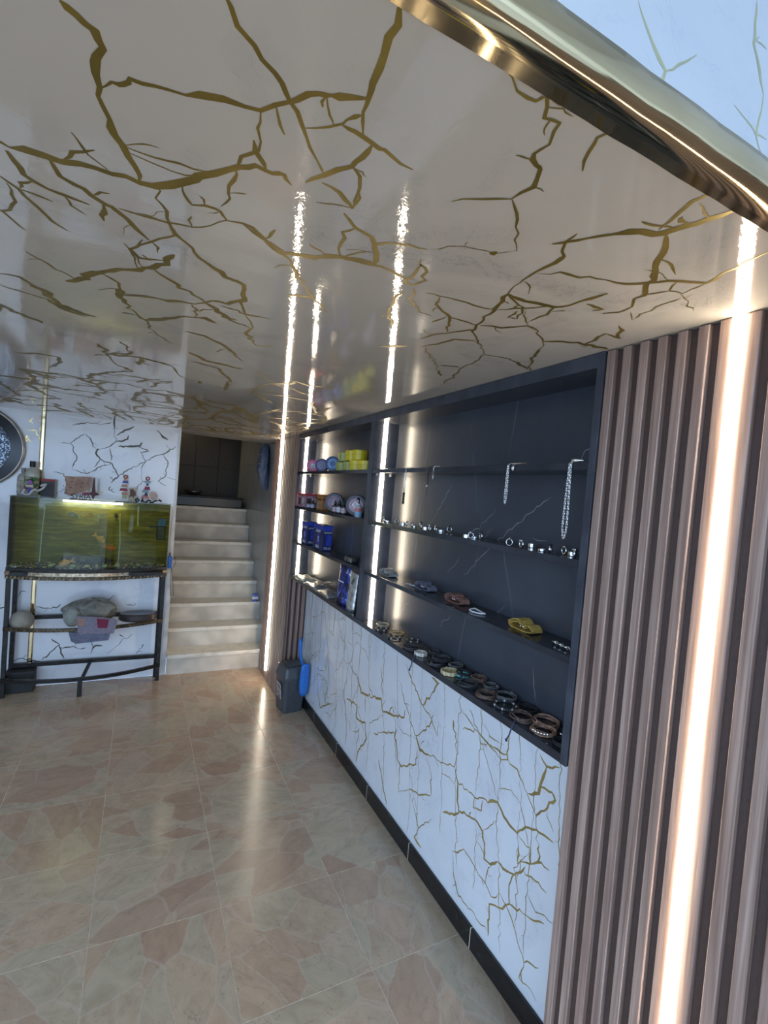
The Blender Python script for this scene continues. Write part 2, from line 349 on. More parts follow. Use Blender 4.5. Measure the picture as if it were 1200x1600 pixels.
# ------------------------------------------------------------------ traced vein print (plane coordinates in metres)
CEIL_VEINS = [(0.0066, [(-0.0929, 0.549), (-0.0802, 0.5563), (-0.0682, 0.5668), (-0.0614, 0.5838), (-0.0688, 0.6093), (-0.0667, 0.6425), (-0.0671, 0.6708), (-0.0591, 0.7056), (-0.0479, 0.7333), (-0.0336, 0.7703), (-0.0291, 0.8032)]), (0.0068, [(-0.0667, 0.6425), (-0.0552, 0.627), (-0.0443, 0.6235), (-0.0379, 0.61), (-0.0147, 0.6071), (0.017, 0.5991), (0.0549, 0.5799), (0.0943, 0.5754), (0.1179, 0.5473), (0.1345, 0.5244), (0.1507, 0.514), (0.1645, 0.5116), (0.1925, 0.4937)]), (0.0055, [(0.038, 0.4627), (0.0542, 0.4859), (0.0814, 0.5089), (0.1053, 0.5264), (0.1195, 0.5463), (0.1413, 0.5698), (0.1607, 0.5996), (0.1863, 0.6311), (0.1932, 0.6377)]), (0.0056, [(0.0943, 0.5754), (0.1067, 0.6417), (0.0894, 0.6667), (0.0873, 0.6897)]), (0.0057, [(0.1753, 0.3851), (0.1791, 0.4071), (0.1839, 0.4388), (0.1866, 0.4749), (0.1925, 0.4937), (0.194, 0.5139), (0.2076, 0.5441)]), (0.0035, [(0.1507, 0.514), (0.1635, 0.5389), (0.1723, 0.5497)]), (0.0041, [(0.146, 0.5725), (0.1698, 0.5559), (0.1803, 0.5418), (0.1886, 0.5238), (0.1944, 0.519)]), (0.0047, [(0.1812, 0.544), (0.1972, 0.5439), (0.2239, 0.5518), (0.2401, 0.5538), (0.287, 0.5638)]), (0.0057, [(0.2239, 0.5518), (0.2213, 0.5795), (0.218, 0.6026), (0.1943, 0.6408), (0.1762, 0.6688)]), (0.0104, [(-0.1991, 0.8157), (-0.1845, 0.8265), (-0.1444, 0.8178), (-0.1033, 0.8129), (-0.0644, 0.8105), (-0.0113, 0.8021), (0.0257, 0.7746), (0.0608, 0.7226), (0.0892, 0.6885), (0.1096, 0.6749), (0.1312, 0.6755), (0.147, 0.6687), (0.1618, 0.6867)]), (0.0067, [(-0.0479, 0.7333), (-0.0125, 0.7342), (0.0185, 0.7281), (0.0507, 0.7255), (0.0608, 0.7226)]), (0.0046, [(-0.0427, 0.7436), (-0.0122, 0.7485), (0.0282, 0.7508), (0.0519, 0.7364)]), (0.0067, [(-0.141, 0.8192), (-0.1315, 0.8596), (-0.1055, 0.8765), (-0.078, 0.9051), (-0.0606, 0.9135), (-0.0334, 0.9619), (-0.0158, 0.9869)]), (0.0084, [(-0.1901, 0.8372), (-0.1821, 0.8894), (-0.1542, 0.9095), (-0.1344, 0.9146), (-0.1011, 0.921)]), (0.0079, [(-0.0092, 0.8007), (0.0083, 0.8658), (0.0147, 0.9045), (0.0239, 0.9395), (0.0019, 0.9678), (-0.0287, 1.0162), (-0.0477, 1.0508), (-0.0345, 1.078), (-0.0262, 1.1197)]), (0.0064, [(-0.0602, 0.9029), (-0.0283, 0.9037), (0.0097, 0.9024), (0.0485, 0.8922), (0.0761, 0.867), (0.0966, 0.8338), (0.0839, 0.8133), (0.0599, 0.8101), (0.0426, 0.822), (0.0298, 0.8025), (0.0257, 0.7746)]), (0.0038, [(0.0854, 0.691), (0.0902, 0.7068), (0.0845, 0.739), (0.0915, 0.7695), (0.082, 0.7997)]), (0.0071, [(-0.2135, 0.9146), (-0.1948, 0.9371), (-0.1811, 0.9761), (-0.1658, 1.0197), (-0.1453, 1.041)]), (0.009, [(-0.1948, 0.9371), (-0.1534, 0.9469)]), (0.0047, [(-0.2088, 0.9287), (-0.2078, 0.9843), (-0.2346, 1.0341), (-0.214, 1.0896)]), (0.0047, [(0.218, 0.6026), (0.2344, 0.6139), (0.2472, 0.6541), (0.2553, 0.6849), (0.2233, 0.6618), (0.1951, 0.656)]), (0.0086, [(0.0969, 0.8357), (0.1367, 0.83), (0.1714, 0.8656), (0.1992, 0.8856), (0.2314, 0.8733), (0.2925, 0.8385)]), (0.0061, [(0.2479, 0.7046), (0.2776, 0.7306), (0.3109, 0.7412), (0.3352, 0.7733), (0.3554, 0.8287)]), (0.0048, [(0.2795, 0.7349), (0.2658, 0.7558), (0.2928, 0.8313)]), (0.0102, [(-0.0819, 0.8979), (-0.0838, 0.9623)]), (0.0089, [(0.0147, 0.9045), (0.0236, 0.9336), (0.0551, 0.9694), (0.0692, 1.002), (0.1152, 1.0395), (0.1655, 1.0732), (0.1817, 1.1422), (0.1915, 1.2156), (0.2372, 1.3292), (0.2332, 1.3965), (0.2813, 1.5003), (0.3254, 1.4613)]), (0.0138, [(0.0281, 1.0173), (0.0164, 1.0718), (-0.0058, 1.1129), (-0.0528, 1.1514), (-0.0955, 1.1937), (-0.1569, 1.2898), (-0.1807, 1.3138)]), (0.0066, [(-0.2322, 1.1919), (-0.2016, 1.233), (-0.1569, 1.2898)]), (0.0127, [(-0.1025, 1.2114), (-0.074, 1.2464), (-0.0745, 1.3427), (-0.0379, 1.4534), (-0.0188, 1.4812), (0.0158, 1.4527), (0.0741, 1.3762), (0.1189, 1.3537), (0.1491, 1.3724)]), (0.01, [(-0.0738, 1.324), (-0.023, 1.2979), (0.0385, 1.2771), (0.0872, 1.2623), (0.1309, 1.2043), (0.1534, 1.2098), (0.1803, 1.1542)]), (0.0097, [(-0.0058, 1.1129), (0.0323, 1.1558), (0.075, 1.2038), (0.1381, 1.2584), (0.1779, 1.3195), (0.2326, 1.3486)]), (0.0172, [(-0.3097, 1.3668), (-0.2736, 1.3587), (-0.2411, 1.416), (-0.2214, 1.507), (-0.1691, 1.5458), (-0.1398, 1.5508)]), (0.0142, [(-0.3274, 1.45), (-0.2817, 1.4697), (-0.2383, 1.4829), (-0.2054, 1.5472), (-0.164, 1.5705)]), (0.0075, [(0.1212, 0.8297), (0.1582, 0.8562), (0.1977, 0.8798), (0.2365, 0.9325), (0.2841, 1.0014), (0.3199, 1.0555), (0.3633, 1.1022)]), (0.0098, [(0.1986, 0.8832), (0.2314, 0.8733), (0.2864, 0.8387), (0.3236, 0.8228), (0.3627, 0.8233)]), (0.0074, [(-0.0188, 1.4812), (0.0115, 1.6027), (0.0588, 1.6763)]), (0.0082, [(0.0837, 1.5065), (0.1362, 1.5137), (0.1987, 1.5733), (0.2841, 1.7238)]), (0.0043, [(0.0804, 1.2676), (0.0959, 1.3585)]), (0.0086, [(0.1061, 1.2355), (0.16, 1.3062), (0.1921, 1.3078)]), (0.0124, [(0.1418, 1.2309), (0.2133, 1.2493), (0.2589, 1.2391)]), (0.0145, [(0.2592, 1.0605), (0.2984, 1.0466), (0.3199, 1.0446)]), (0.0147, [(0.1105, 1.738), (0.1802, 1.821), (0.2349, 1.8234), (0.3055, 1.8414)]), (0.0095, [(0.1314, 1.8667), (0.2221, 1.8924), (0.2975, 2.0808), (0.3064, 2.3176)]), (0.008, [(0.3495, 1.8285), (0.4607, 1.9877)]), (0.006, [(-0.026, 0.9917), (-0.0449, 1.0459), (-0.0317, 1.076), (0.0158, 1.0565)]), (0.004, [(0.2243, 0.6611), (0.2533, 0.6862), (0.253, 0.656), (0.2441, 0.6406)]), (0.0032, [(0.2031, 0.7037), (0.2263, 0.6931), (0.2533, 0.6862)]), (0.0083, [(0.4077, 0.7198), (0.3715, 0.7249), (0.3519, 0.7359), (0.3272, 0.7568), (0.3291, 0.7713), (0.3517, 0.8302)]), (0.0059, [(0.2096, 0.8803), (0.237, 0.872), (0.2863, 0.8383), (0.3252, 0.8312), (0.3701, 0.8228), (0.4161, 0.8345), (0.4493, 0.8303)]), (0.0045, [(0.2954, 0.8352), (0.3299, 0.7838)]), (0.0042, [(0.4205, 0.7105), (0.4292, 0.6916), (0.4694, 0.6719), (0.504, 0.666), (0.5271, 0.6364)]), (0.0143, [(0.4975, 0.6685), (0.5082, 0.6607)]), (0.0055, [(0.5597, 0.5895), (0.5722, 0.5738), (0.5904, 0.5484)]), (0.0062, [(0.5676, 0.5463), (0.5704, 0.5721), (0.6028, 0.6046), (0.6073, 0.6292), (0.6063, 0.672), (0.6129, 0.72), (0.6263, 0.7687), (0.6525, 0.8408), (0.6809, 0.9273), (0.698, 0.9698), (0.7414, 1.0208), (0.8427, 1.1094), (0.8711, 1.2085), (0.8763, 1.2848), (0.9109, 1.3636), (0.947, 1.4822)]), (0.007, [(0.6263, 0.7687), (0.6617, 0.773), (0.7001, 0.7677), (0.7437, 0.7589), (0.7634, 0.7346), (0.7664, 0.6908), (0.7739, 0.654)]), (0.0052, [(0.6304, 0.7733), (0.6932, 0.7992), (0.7298, 0.8555), (0.7088, 0.8625), (0.6991, 0.8218)]), (0.0059, [(0.6593, 0.8445), (0.698, 0.8044), (0.7437, 0.7589), (0.7622, 0.7993), (0.761, 0.8505)]), (0.0063, [(0.4961, 0.8665), (0.5262, 0.8625), (0.568, 0.8549), (0.6107, 0.856), (0.6549, 0.8481)]), (0.0056, [(0.5262, 0.8625), (0.5418, 0.9018), (0.5865, 0.9319), (0.6162, 0.9592), (0.6563, 1.0293)]), (0.0052, [(0.5976, 0.943), (0.591, 0.9951)]), (0.0063, [(0.6334, 1.1141), (0.6386, 1.0697), (0.6691, 1.0185), (0.698, 0.9698)]), (0.0055, [(0.6093, 0.9438), (0.6619, 0.9431), (0.6866, 0.9447)]), (0.0087, [(0.6679, 1.1709), (0.6891, 1.1222), (0.6997, 1.0622), (0.7488, 1.036)]), (0.0061, [(0.6914, 0.9407), (0.7407, 0.9223), (0.7759, 0.8704), (0.8186, 0.8799), (0.8867, 0.9348), (0.971, 1.0597), (1.0422, 1.1449)]), (0.0037, [(0.7072, 0.8061), (0.7701, 0.8643)]), (0.0093, [(0.8794, 0.9276), (0.9155, 0.8962), (0.9687, 0.8764), (1.044, 0.8657)]), (0.0057, [(0.9687, 0.8764), (0.9526, 0.8013)]), (0.0065, [(0.8427, 1.1094), (0.9163, 1.0929), (0.9446, 1.1021), (1.0292, 1.1369)]), (0.0057, [(0.6825, 1.1734), (0.7825, 1.2728), (0.8785, 1.3959)]), (0.0138, [(0.8076, 1.2885), (0.8586, 1.2601)]), (0.0073, [(0.7825, 0.7109), (0.8051, 0.71), (0.828, 0.7092), (0.8173, 0.7268)]), (0.0053, [(0.4149, 0.7535), (0.4638, 0.8193), (0.4568, 0.8535), (0.4326, 0.8429), (0.4326, 0.802), (0.4248, 0.7699)]), (0.0067, [(0.4629, 0.864), (0.4936, 0.9222), (0.5351, 0.9636), (0.5738, 0.9624)]), (0.0056, [(0.4561, 0.8848), (0.4571, 0.9334), (0.4748, 0.9925), (0.524, 1.0802)]), (0.0157, [(0.5762, 1.2459), (0.6083, 1.2175), (0.6342, 1.1946)]), (0.0046, [(0.1821, 0.3872), (0.1958, 0.3831), (0.2174, 0.3821), (0.2343, 0.3773), (0.2477, 0.3792), (0.267, 0.3763), (0.2917, 0.39), (0.317, 0.4029), (0.3421, 0.4024), (0.3464, 0.3918), (0.3654, 0.4123), (0.3839, 0.4091), (0.3976, 0.4379), (0.3944, 0.458), (0.4104, 0.4721), (0.421, 0.4737), (0.4364, 0.5034), (0.4306, 0.538)]), (0.0052, [(0.4306, 0.538), (0.3977, 0.5606), (0.3662, 0.5894)]), (0.003, [(0.3464, 0.3918), (0.338, 0.3748), (0.3297, 0.3679)]), (0.0048, [(0.3475, 0.3892), (0.3639, 0.3905), (0.3847, 0.3744)]), (0.0051, [(0.2678, 0.3773), (0.2805, 0.3735), (0.2852, 0.3687)]), (0.0035, [(0.444, 0.3769), (0.4343, 0.4017), (0.444, 0.4227), (0.4643, 0.4477)]), (0.0035, [(0.4306, 0.538), (0.481, 0.5855), (0.5293, 0.6369)]), (0.0098, [(0.5597, 0.5895), (0.5904, 0.5484), (0.6255, 0.5008), (0.6682, 0.4749), (0.6757, 0.4442), (0.6799, 0.4175), (0.6893, 0.3886)]), (0.005, [(0.6526, 0.473), (0.6371, 0.4321), (0.6286, 0.4093), (0.6286, 0.3827)]), (0.0033, [(0.6368, 0.4071), (0.6652, 0.4163), (0.6799, 0.4175)]), (0.008, [(0.6744, 0.4749), (0.7495, 0.5413), (0.7892, 0.5726), (0.8606, 0.6658), (0.8636, 0.6985), (0.845, 0.7227)]), (0.0075, [(0.8313, 0.3988), (0.837, 0.4185), (0.852, 0.4708), (0.8679, 0.5258), (0.8287, 0.5491), (0.7984, 0.5787), (0.7672, 0.6092), (0.7099, 0.6261), (0.6394, 0.6473), (0.6099, 0.6756)]), (0.0053, [(0.8679, 0.5258), (0.8773, 0.5738), (0.8489, 0.5813), (0.8252, 0.5517)]), (0.0039, [(0.8737, 0.5766), (0.9667, 0.6066)]), (0.005, [(0.8952, 0.5898), (0.8954, 0.638), (0.9205, 0.709), (0.8816, 0.684)]), (0.0071, [(0.824, 0.6226), (0.8489, 0.5813)]), (0.0064, [(0.9258, 0.7455), (1.0018, 0.7956), (0.9454, 0.7956), (0.9734, 0.8723)])]
COUNTER_VEINS = [(0.0108, [(2.5656, 0.5831), (2.4932, 0.5152), (2.353, 0.5499), (2.2422, 0.5888), (2.2149, 0.5278), (2.0845, 0.5652), (1.9925, 0.6002), (1.9863, 0.643)]), (0.0078, [(2.2725, 0.7531), (2.2273, 0.5951)]), (0.0054, [(2.0593, 0.7477), (1.9272, 0.6039), (1.8705, 0.5664), (1.7677, 0.6599), (1.7447, 0.7253)]), (0.0065, [(2.0249, 0.8688), (1.9621, 0.8119), (1.8365, 0.7279), (1.7514, 0.698), (1.7004, 0.6501), (1.7009, 0.7213)]), (0.0103, [(1.8365, 0.7279), (1.7694, 0.8118), (1.7243, 0.8722), (1.7803, 0.8808)]), (0.01, [(1.8705, 0.5664), (1.8272, 0.5249), (1.7697, 0.5301), (1.6448, 0.561), (1.5605, 0.59), (1.55, 0.6461), (1.5969, 0.7692)]), (0.0085, [(1.5605, 0.59), (1.5348, 0.5431), (1.4206, 0.546), (1.2954, 0.6027), (1.2561, 0.5785), (1.186, 0.5629), (1.1533, 0.6083), (1.107, 0.6302), (1.0334, 0.6368)]), (0.0056, [(1.4995, 0.8575), (1.4315, 0.7982), (1.3622, 0.7044), (1.2954, 0.6027)]), (0.0054, [(1.5302, 0.7614), (1.4315, 0.7982), (1.357, 0.7785), (1.2949, 0.7611), (1.2618, 0.7789), (1.2673, 0.8729)]), (0.0054, [(1.4176, 0.7579), (1.3576, 0.7832), (1.3054, 0.7851), (1.2642, 0.797)]), (0.0059, [(1.5501, 0.8352), (1.4936, 0.8168), (1.4564, 0.7968)]), (0.005, [(1.2618, 0.7789), (1.1838, 0.7466), (1.1468, 0.7042), (1.1122, 0.6717), (1.0837, 0.5395), (1.1155, 0.507)]), (0.0069, [(1.1196, 0.8734), (1.0877, 0.8507), (1.0352, 0.8754)]), (0.009, [(1.0877, 0.8507), (1.1071, 0.7732), (1.11, 0.7492), (1.1553, 0.7219)]), (0.0078, [(1.1071, 0.7732), (1.0571, 0.7854), (1.0439, 0.7676), (1.1022, 0.687), (1.1117, 0.6675)]), (0.0049, [(1.071, 0.7158), (1.0373, 0.6686)]), (0.006, [(1.186, 0.5629), (1.1526, 0.5535), (1.1219, 0.5568), (1.1155, 0.507), (1.1732, 0.4643), (1.175, 0.5284)]), (0.0059, [(1.1155, 0.507), (1.0726, 0.5433), (1.0384, 0.5426)]), (0.0079, [(1.5348, 0.5431), (1.5097, 0.4364), (1.4419, 0.4582), (1.3931, 0.4689), (1.3583, 0.4507), (1.3336, 0.3861)]), (0.0056, [(1.4206, 0.546), (1.4228, 0.5024), (1.3762, 0.5214), (1.3742, 0.564)]), (0.0087, [(1.3388, 0.4232), (1.3381, 0.3625), (1.3001, 0.3652), (1.2684, 0.4036)]), (0.0083, [(1.2684, 0.4036), (1.2192, 0.4062), (1.1806, 0.4212), (1.1371, 0.4819)]), (0.0043, [(1.3195, 0.2848), (1.2995, 0.3606)]), (0.0063, [(1.1806, 0.4212), (1.2004, 0.368), (1.1925, 0.3078), (1.2408, 0.2534), (1.2888, 0.2287), (1.2807, 0.1154)]), (0.0049, [(1.1475, 0.4649), (1.0403, 0.4673)]), (0.0059, [(1.1925, 0.3078), (1.1297, 0.3271), (1.0769, 0.3446), (1.0393, 0.368)]), (0.0044, [(1.5295, 0.2562), (1.4558, 0.3143), (1.3195, 0.2848), (1.2858, 0.2612), (1.2409, 0.307)]), (0.0046, [(1.5295, 0.2562), (1.5074, 0.172), (1.4628, 0.1188), (1.2826, 0.1288)]), (0.004, [(1.2409, 0.307), (1.1736, 0.2667), (1.1045, 0.1801), (1.0436, 0.2195)]), (0.0079, [(1.1045, 0.1801), (1.1211, 0.1138), (1.0671, 0.1257), (1.0416, 0.1112)]), (0.0055, [(1.994, 0.3712), (1.9831, 0.2293), (1.8887, 0.299), (1.7846, 0.3361), (1.7112, 0.3745)]), (0.0085, [(2.0845, 0.5652), (2.0216, 0.3698), (1.9919, 0.3589), (1.8501, 0.4431), (1.8495, 0.5133)]), (0.0051, [(1.7687, 0.5244), (1.7125, 0.4521), (1.7112, 0.3745)]), (0.0053, [(1.8887, 0.299), (1.7829, 0.1813), (1.6865, 0.2879)]), (0.0093, [(1.7829, 0.1813), (1.8088, 0.1197), (1.7481, 0.1122)]), (0.0088, [(2.3014, 0.3695), (2.182, 0.4347), (2.0699, 0.4822), (2.0345, 0.3629)]), (0.0082, [(2.6957, 0.3983), (2.5356, 0.4333), (2.539, 0.351), (2.4099, 0.3788), (2.3767, 0.302), (2.4826, 0.1696), (2.4888, 0.1023)]), (0.0072, [(2.722, 0.5238), (2.7433, 0.4127), (2.6666, 0.2591), (2.6607, 0.1271)]), (0.0082, [(3.191, 0.2292), (3.1438, 0.1523), (2.95, 0.255)]), (0.0075, [(2.215, 0.2657), (2.1497, 0.1722), (2.0895, 0.0952)]), (0.0071, [(1.6145, 0.3639), (1.5251, 0.4155), (1.5014, 0.4417)])]
TANK_WALL_VEINS = [(0.0088, [(-0.2108, 2.2582), (-0.2342, 2.1781), (-0.2298, 2.0386), (-0.2097, 1.9389), (-0.2464, 1.8961), (-0.3325, 1.8604), (-0.342, 1.834), (-0.3121, 1.7867), (-0.2276, 1.7574), (-0.1775, 1.6658), (-0.2302, 1.6031)]), (0.0053, [(-0.2108, 2.2582), (-0.1414, 2.2309), (-0.1491, 2.1654), (-0.0653, 2.1066)]), (0.0088, [(-0.2097, 1.9389), (-0.1264, 1.9687), (-0.1226, 2.0016)]), (0.0088, [(-0.2125, 1.9898), (-0.1531, 2.0362), (-0.0867, 2.0776)]), (0.0105, [(-0.1908, 1.9028), (-0.1231, 1.9109), (-0.0544, 1.9192), (-0.0215, 1.9559)]), (0.007, [(-0.1775, 1.6658), (-0.0899, 1.7326), (0.0111, 1.802), (0.0793, 1.8557), (0.1385, 1.8757), (0.232, 1.9537)]), (0.007, [(-0.0289, 1.883), (0.0111, 1.802), (-0.0154, 1.7532), (-0.0027, 1.6359), (0.0797, 1.6497)]), (0.007, [(-0.0544, 1.9192), (0.0296, 1.8898), (-0.0281, 1.87)]), (0.007, [(-0.2457, 1.8834), (-0.2345, 1.7823)]), (0.007, [(-0.3121, 1.7867), (-0.3467, 1.7197)]), (0.007, [(-0.0027, 1.6359), (-0.0679, 1.5516)]), (0.0053, [(0.1385, 1.8757), (0.1798, 1.7998), (0.162, 1.6906), (0.1161, 1.6463), (0.1791, 1.6114)]), (0.0053, [(-0.4943, 1.6862), (-0.4684, 1.7947), (-0.5152, 1.8884), (-0.5768, 1.8808)]), (0.0053, [(-0.5152, 1.8884), (-0.4248, 1.9745)]), (0.0053, [(-0.4142, 1.9759), (-0.3433, 1.8591)]), (0.007, [(-0.4943, 1.6862), (-0.3977, 1.6643), (-0.293, 1.7379), (-0.2276, 1.7574)]), (0.0053, [(0.162, 1.6906), (0.2496, 1.6715)]), (0.0123, [(0.0786, 2.0676), (0.1168, 2.0329), (0.1675, 1.9994)]), (0.0053, [(-0.5117, 2.0246), (-0.4188, 2.0626), (-0.3, 2.0669), (-0.2459, 2.0873)]), (0.007, [(-0.2288, 1.5775), (-0.2385, 1.551), (-0.1924, 1.5289)]), (0.0053, [(-0.598, 1.4853), (-0.5182, 1.5411), (-0.5446, 1.6503), (-0.6167, 1.6557)]), (0.0059, [(-0.7873, 0.6932), (-0.7725, 0.7406), (-0.7378, 0.7294)]), (0.0059, [(-0.6805, 0.6158), (-0.6096, 0.6028), (-0.5296, 0.6111), (-0.5125, 0.6325)]), (0.0074, [(-0.252, 0.6589), (-0.1841, 0.6629), (-0.1515, 0.6964)]), (0.0074, [(-0.0621, 0.6138), (-0.0109, 0.6065), (0.0085, 0.6234)]), (0.0074, [(-0.6164, 0.1959), (-0.5657, 0.252), (-0.5056, 0.3136), (-0.5621, 0.3612)]), (0.0074, [(-0.5056, 0.3136), (-0.4931, 0.2465), (-0.4676, 0.1947)]), (0.0074, [(-0.4996, 0.2857), (-0.4125, 0.2907), (-0.3644, 0.2649), (-0.327, 0.2735)]), (0.0074, [(-0.4051, 0.3292), (-0.3984, 0.2897)]), (0.0089, [(-0.2956, 0.2204), (-0.2608, 0.2858), (-0.2121, 0.2825)]), (0.0074, [(-0.1789, 0.2114), (-0.0937, 0.286), (-0.0756, 0.3195), (0.0032, 0.3613)]), (0.0059, [(0.0334, 0.1952), (0.0911, 0.2735)]), (0.0089, [(-0.8071, 0.2064), (-0.7483, 0.2229), (-0.6781, 0.201), (-0.625, 0.1912)]), (0.0074, [(-0.0567, 0.3415), (-0.0983, 0.3671)])]
FASCIA_VEINS = [(0.0029, [(0.4198, 2.1984), (0.4452, 2.1715), (0.4704, 2.1534), (0.4607, 2.1297), (0.4627, 2.1168)]), (0.0029, [(0.4704, 2.1534), (0.4911, 2.1687), (0.5208, 2.1941)]), (0.0032, [(0.6227, 2.3052), (0.6245, 2.2813), (0.6263, 2.2572), (0.6431, 2.2337), (0.6569, 2.2112)]), (0.0022, [(0.6312, 2.2627), (0.6524, 2.2636)]), (0.0022, [(0.599, 2.1732), (0.6291, 2.1673), (0.6487, 2.1595), (0.673, 2.1628)]), (0.0029, [(0.6569, 2.2112), (0.6487, 2.1595), (0.6721, 2.1362)])]
def crack_net(rnd, u0, u1, v0, v1, du, dv, keep, shear=0.0):
    """random crack network on a rectangle: jittered lattice nodes joined to their neighbours"""
    nu, nv = int((u1-u0)/du)+1, int((v1-v0)/dv)+1
    P = {}
    for i in range(nu+1):
        for j in range(nv+1):
            P[i,j] = (u0+(i+rnd.uniform(-.45,.45))*du + shear*(j*dv), v0+(j+rnd.uniform(-.45,.45))*dv)
    out = []
    for (i,j), p in P.items():
        for d in ((1,0),(0,1),(1,1)):
            q = P.get((i+d[0], j+d[1]))
            if q is None or rnd.random() > (keep if d != (1,1) else keep*.25): continue
            m = ((p[0]+q[0])/2+rnd.gauss(0,du*.13), (p[1]+q[1])/2+rnd.gauss(0,dv*.13))
            pts = [p, m, q]
            if all(u0 <= a[0] <= u1 and v0 <= a[1] <= v1 for a in pts): out.append(pts)
            if rnd.random() < .25:
                t = (m[0]+rnd.gauss(0,du*.3), m[1]+rnd.gauss(0,dv*.3))
                if u0 <= t[0] <= u1 and v0 <= t[1] <= v1 and u0 <= m[0] <= u1 and v0 <= m[1] <= v1: out.append([m, t])
    return out

# ================================================================== SETTING
CZ = 2.10      # low ceiling under the mezzanine
XR = 1.214     # right wall plane
YB = 4.42      # back wall plane
YF = 0.375     # front edge of the low ceiling
PITCH = 0.4525
XL = -2.45
# floor
floor = tag(MB().box(XL-.1, XR+.14, -3.0, YB, -.06, -.0008).build('floor', M_GROUT), kind='structure')
g = .0015
tile_me = MB().box(-PITCH/2+g, PITCH/2-g, -PITCH/2+g, PITCH/2-g, -.012, 0).build('tile', M_TILE, None, bevel=0)
cols = [-.078 + PITCH*(k+.5) for k in range(-6, 3)]
rows = [1.425 + PITCH*(k+.5) for k in range(-10, 7)]
first = True
for x in cols:
    for y in rows:
        x0, x1 = x-PITCH/2, x+PITCH/2; y0, y1 = y-PITCH/2, y+PITCH/2
        if x1 > XR+.07 or y1 > YB+.001:
            x1, y1 = min(x1, XR), min(y1, YB)
            if x1-x0 < .05 or y1-y0 < .05: continue
            MB().box(x0+g, x1-g, y0+g, y1-g, -.012, 0).build('tile', M_TILE, floor)
            continue
        if first:
            tile_me.parent = floor; tile_me.location = (x, y, 0); first = False
        else:
            inst(tile_me, floor, (x, y, 0), 'tile')
# ceiling and its print
ceiling = tag(MB().box(XL, XR, YF, YB+.0, CZ, CZ+.12).build('ceiling', M_CEIL), kind='structure')
rnd = random.Random(3)
mb = MB()
cz3 = lambda u, v, e: (u, v, CZ-.0003-e)
for w, pts in CEIL_VEINS: mb.ribbon(pts, w, cz3, rnd)
for pts in crack_net(rnd, -2.3, -1.0, .5, 4.3, .22, .24, .62): mb.ribbon(pts, .016, cz3, rnd)
for pts in crack_net(rnd, -1.0, 1.0, 2.55, 4.35, .16, .24, .6): mb.ribbon(pts, .022, cz3, rnd)
for pts in crack_net(rnd, .3, 1.0, 1.8, 2.6, .17, .22, .5): mb.ribbon(pts, .012, cz3, rnd)
for pts in crack_net(rnd, -.9, .0, .9, 2.6, .25, .28, .16): mb.ribbon(pts, .012, cz3, rnd)
for pts in crack_net(rnd, -.65, .30, 1.75, 2.65, .18, .22, .42): mb.ribbon(pts, .012, cz3, rnd)
for pts in crack_net(rnd, -1.1, -.3, 1.2, 2.2, .24, .26, .22): mb.ribbon(pts, .011, cz3, rnd)
tag(mb.build('gold_vein', M_GOLD, ceiling), 'gold crackle veins printed on the ceiling sheet', kind='stuff')
tag(MB().box(XL, XR+.14, -3.0, YF-.01, 3.2, 3.3).build('ceiling_front', M_UPPER), kind='structure')
# mezzanine front above the gold edge
fascia = tag(MB().box(XL, XR, .352, .375, CZ+.03, 3.2).build('wall_mezzanine', M_UPPER), kind='structure')
mb = MB(); fz3 = lambda u, v, e: (u, .3517-e, v)
for w, pts in FASCIA_VEINS: mb.ribbon(pts, max(w,.0035), fz3, rnd)
for pts in crack_net(rnd, -2.3, .25, 2.2, 3.1, .3, .4, .5): mb.ribbon(pts, .006, fz3, rnd)
M_GOLD2 = plain('pale_gold_print', (.62,.60,.34), .35, .3, .15, 14)
tag(mb.build('gold_vein', M_GOLD2, fascia), 'pale gold veins printed on the upper front', kind='stuff')
# gold metal edging: rounded bottom flange and flat front leaf
prof = [(.390,CZ-.003),(.390,CZ-.0005),(.352,CZ-.0005),(.352,CZ+.036),(.347,CZ+.036),(.344,CZ+.033),(.343,CZ+.006),(.345,CZ-.001),(.349,CZ-.004),(.356,CZ-.005)]
n = 90; P = []; F = []
rnd2 = random.Random(11)
for i in range(n+1):
    x = XL + (XR-XL)*i/n
    d = rnd2.gauss(0,.0006)
    for (yy, zz) in prof: P.append((x, yy + d + rnd2.gauss(0,.00025), zz + d*.6))
k = len(prof)
for i in range(n):
    for j in range(k): F.append((i*k+j, (i+1)*k+j, (i+1)*k+(j+1)%k, i*k+(j+1)%k))
tag(MB().add(P, F).build('trim_1', M_TRIM, smooth=True), kind='structure')
# right wall, printed marble
wall_r = tag(MB().box(XR, XR+.14, -3.0, YB+.0, 0, 3.2).build('wall_right', M_WALL), kind='structure')
mb = MB(); rz3 = lambda u, v, e: (XR-.0003-e, u, v)
for w, pts in COUNTER_VEINS: mb.ribbon(pts, w*.85, rz3, rnd)
for pts in crack_net(rnd, 2.35, 3.6, .09, .98, .11, .17, .55, .0): mb.ribbon(pts, .0034, rz3, rnd)
rl = random.Random(21); prev = None; y = 3.55
while y > .95:                                     # long thin veins falling across the sheet, with a few links between them
    q = [(y, .985)]
    for k in range(1, 7): q.append((q[-1][0]-rl.uniform(-.005,.035), .985-.15*k+rl.uniform(-.03,.03)))
    q = [p for p in q if p[1] > .085 and .90 < p[0] < 3.58]
    if len(q) > 2:
        mb.ribbon(q, .0026 if y > 2.2 else .0022, rz3, rnd)
        if prev:
            for _ in range(3):
                a, c_ = rl.choice(prev), rl.choice(q)
                if abs(a[1]-c_[1]) < .16: mb.ribbon([a, ((a[0]+c_[0])/2+rl.gauss(0,.01), (a[1]+c_[1])/2+rl.gauss(0,.02)), c_], .003, rz3, rnd)
        prev = q
    y -= rl.uniform(.09,.17)
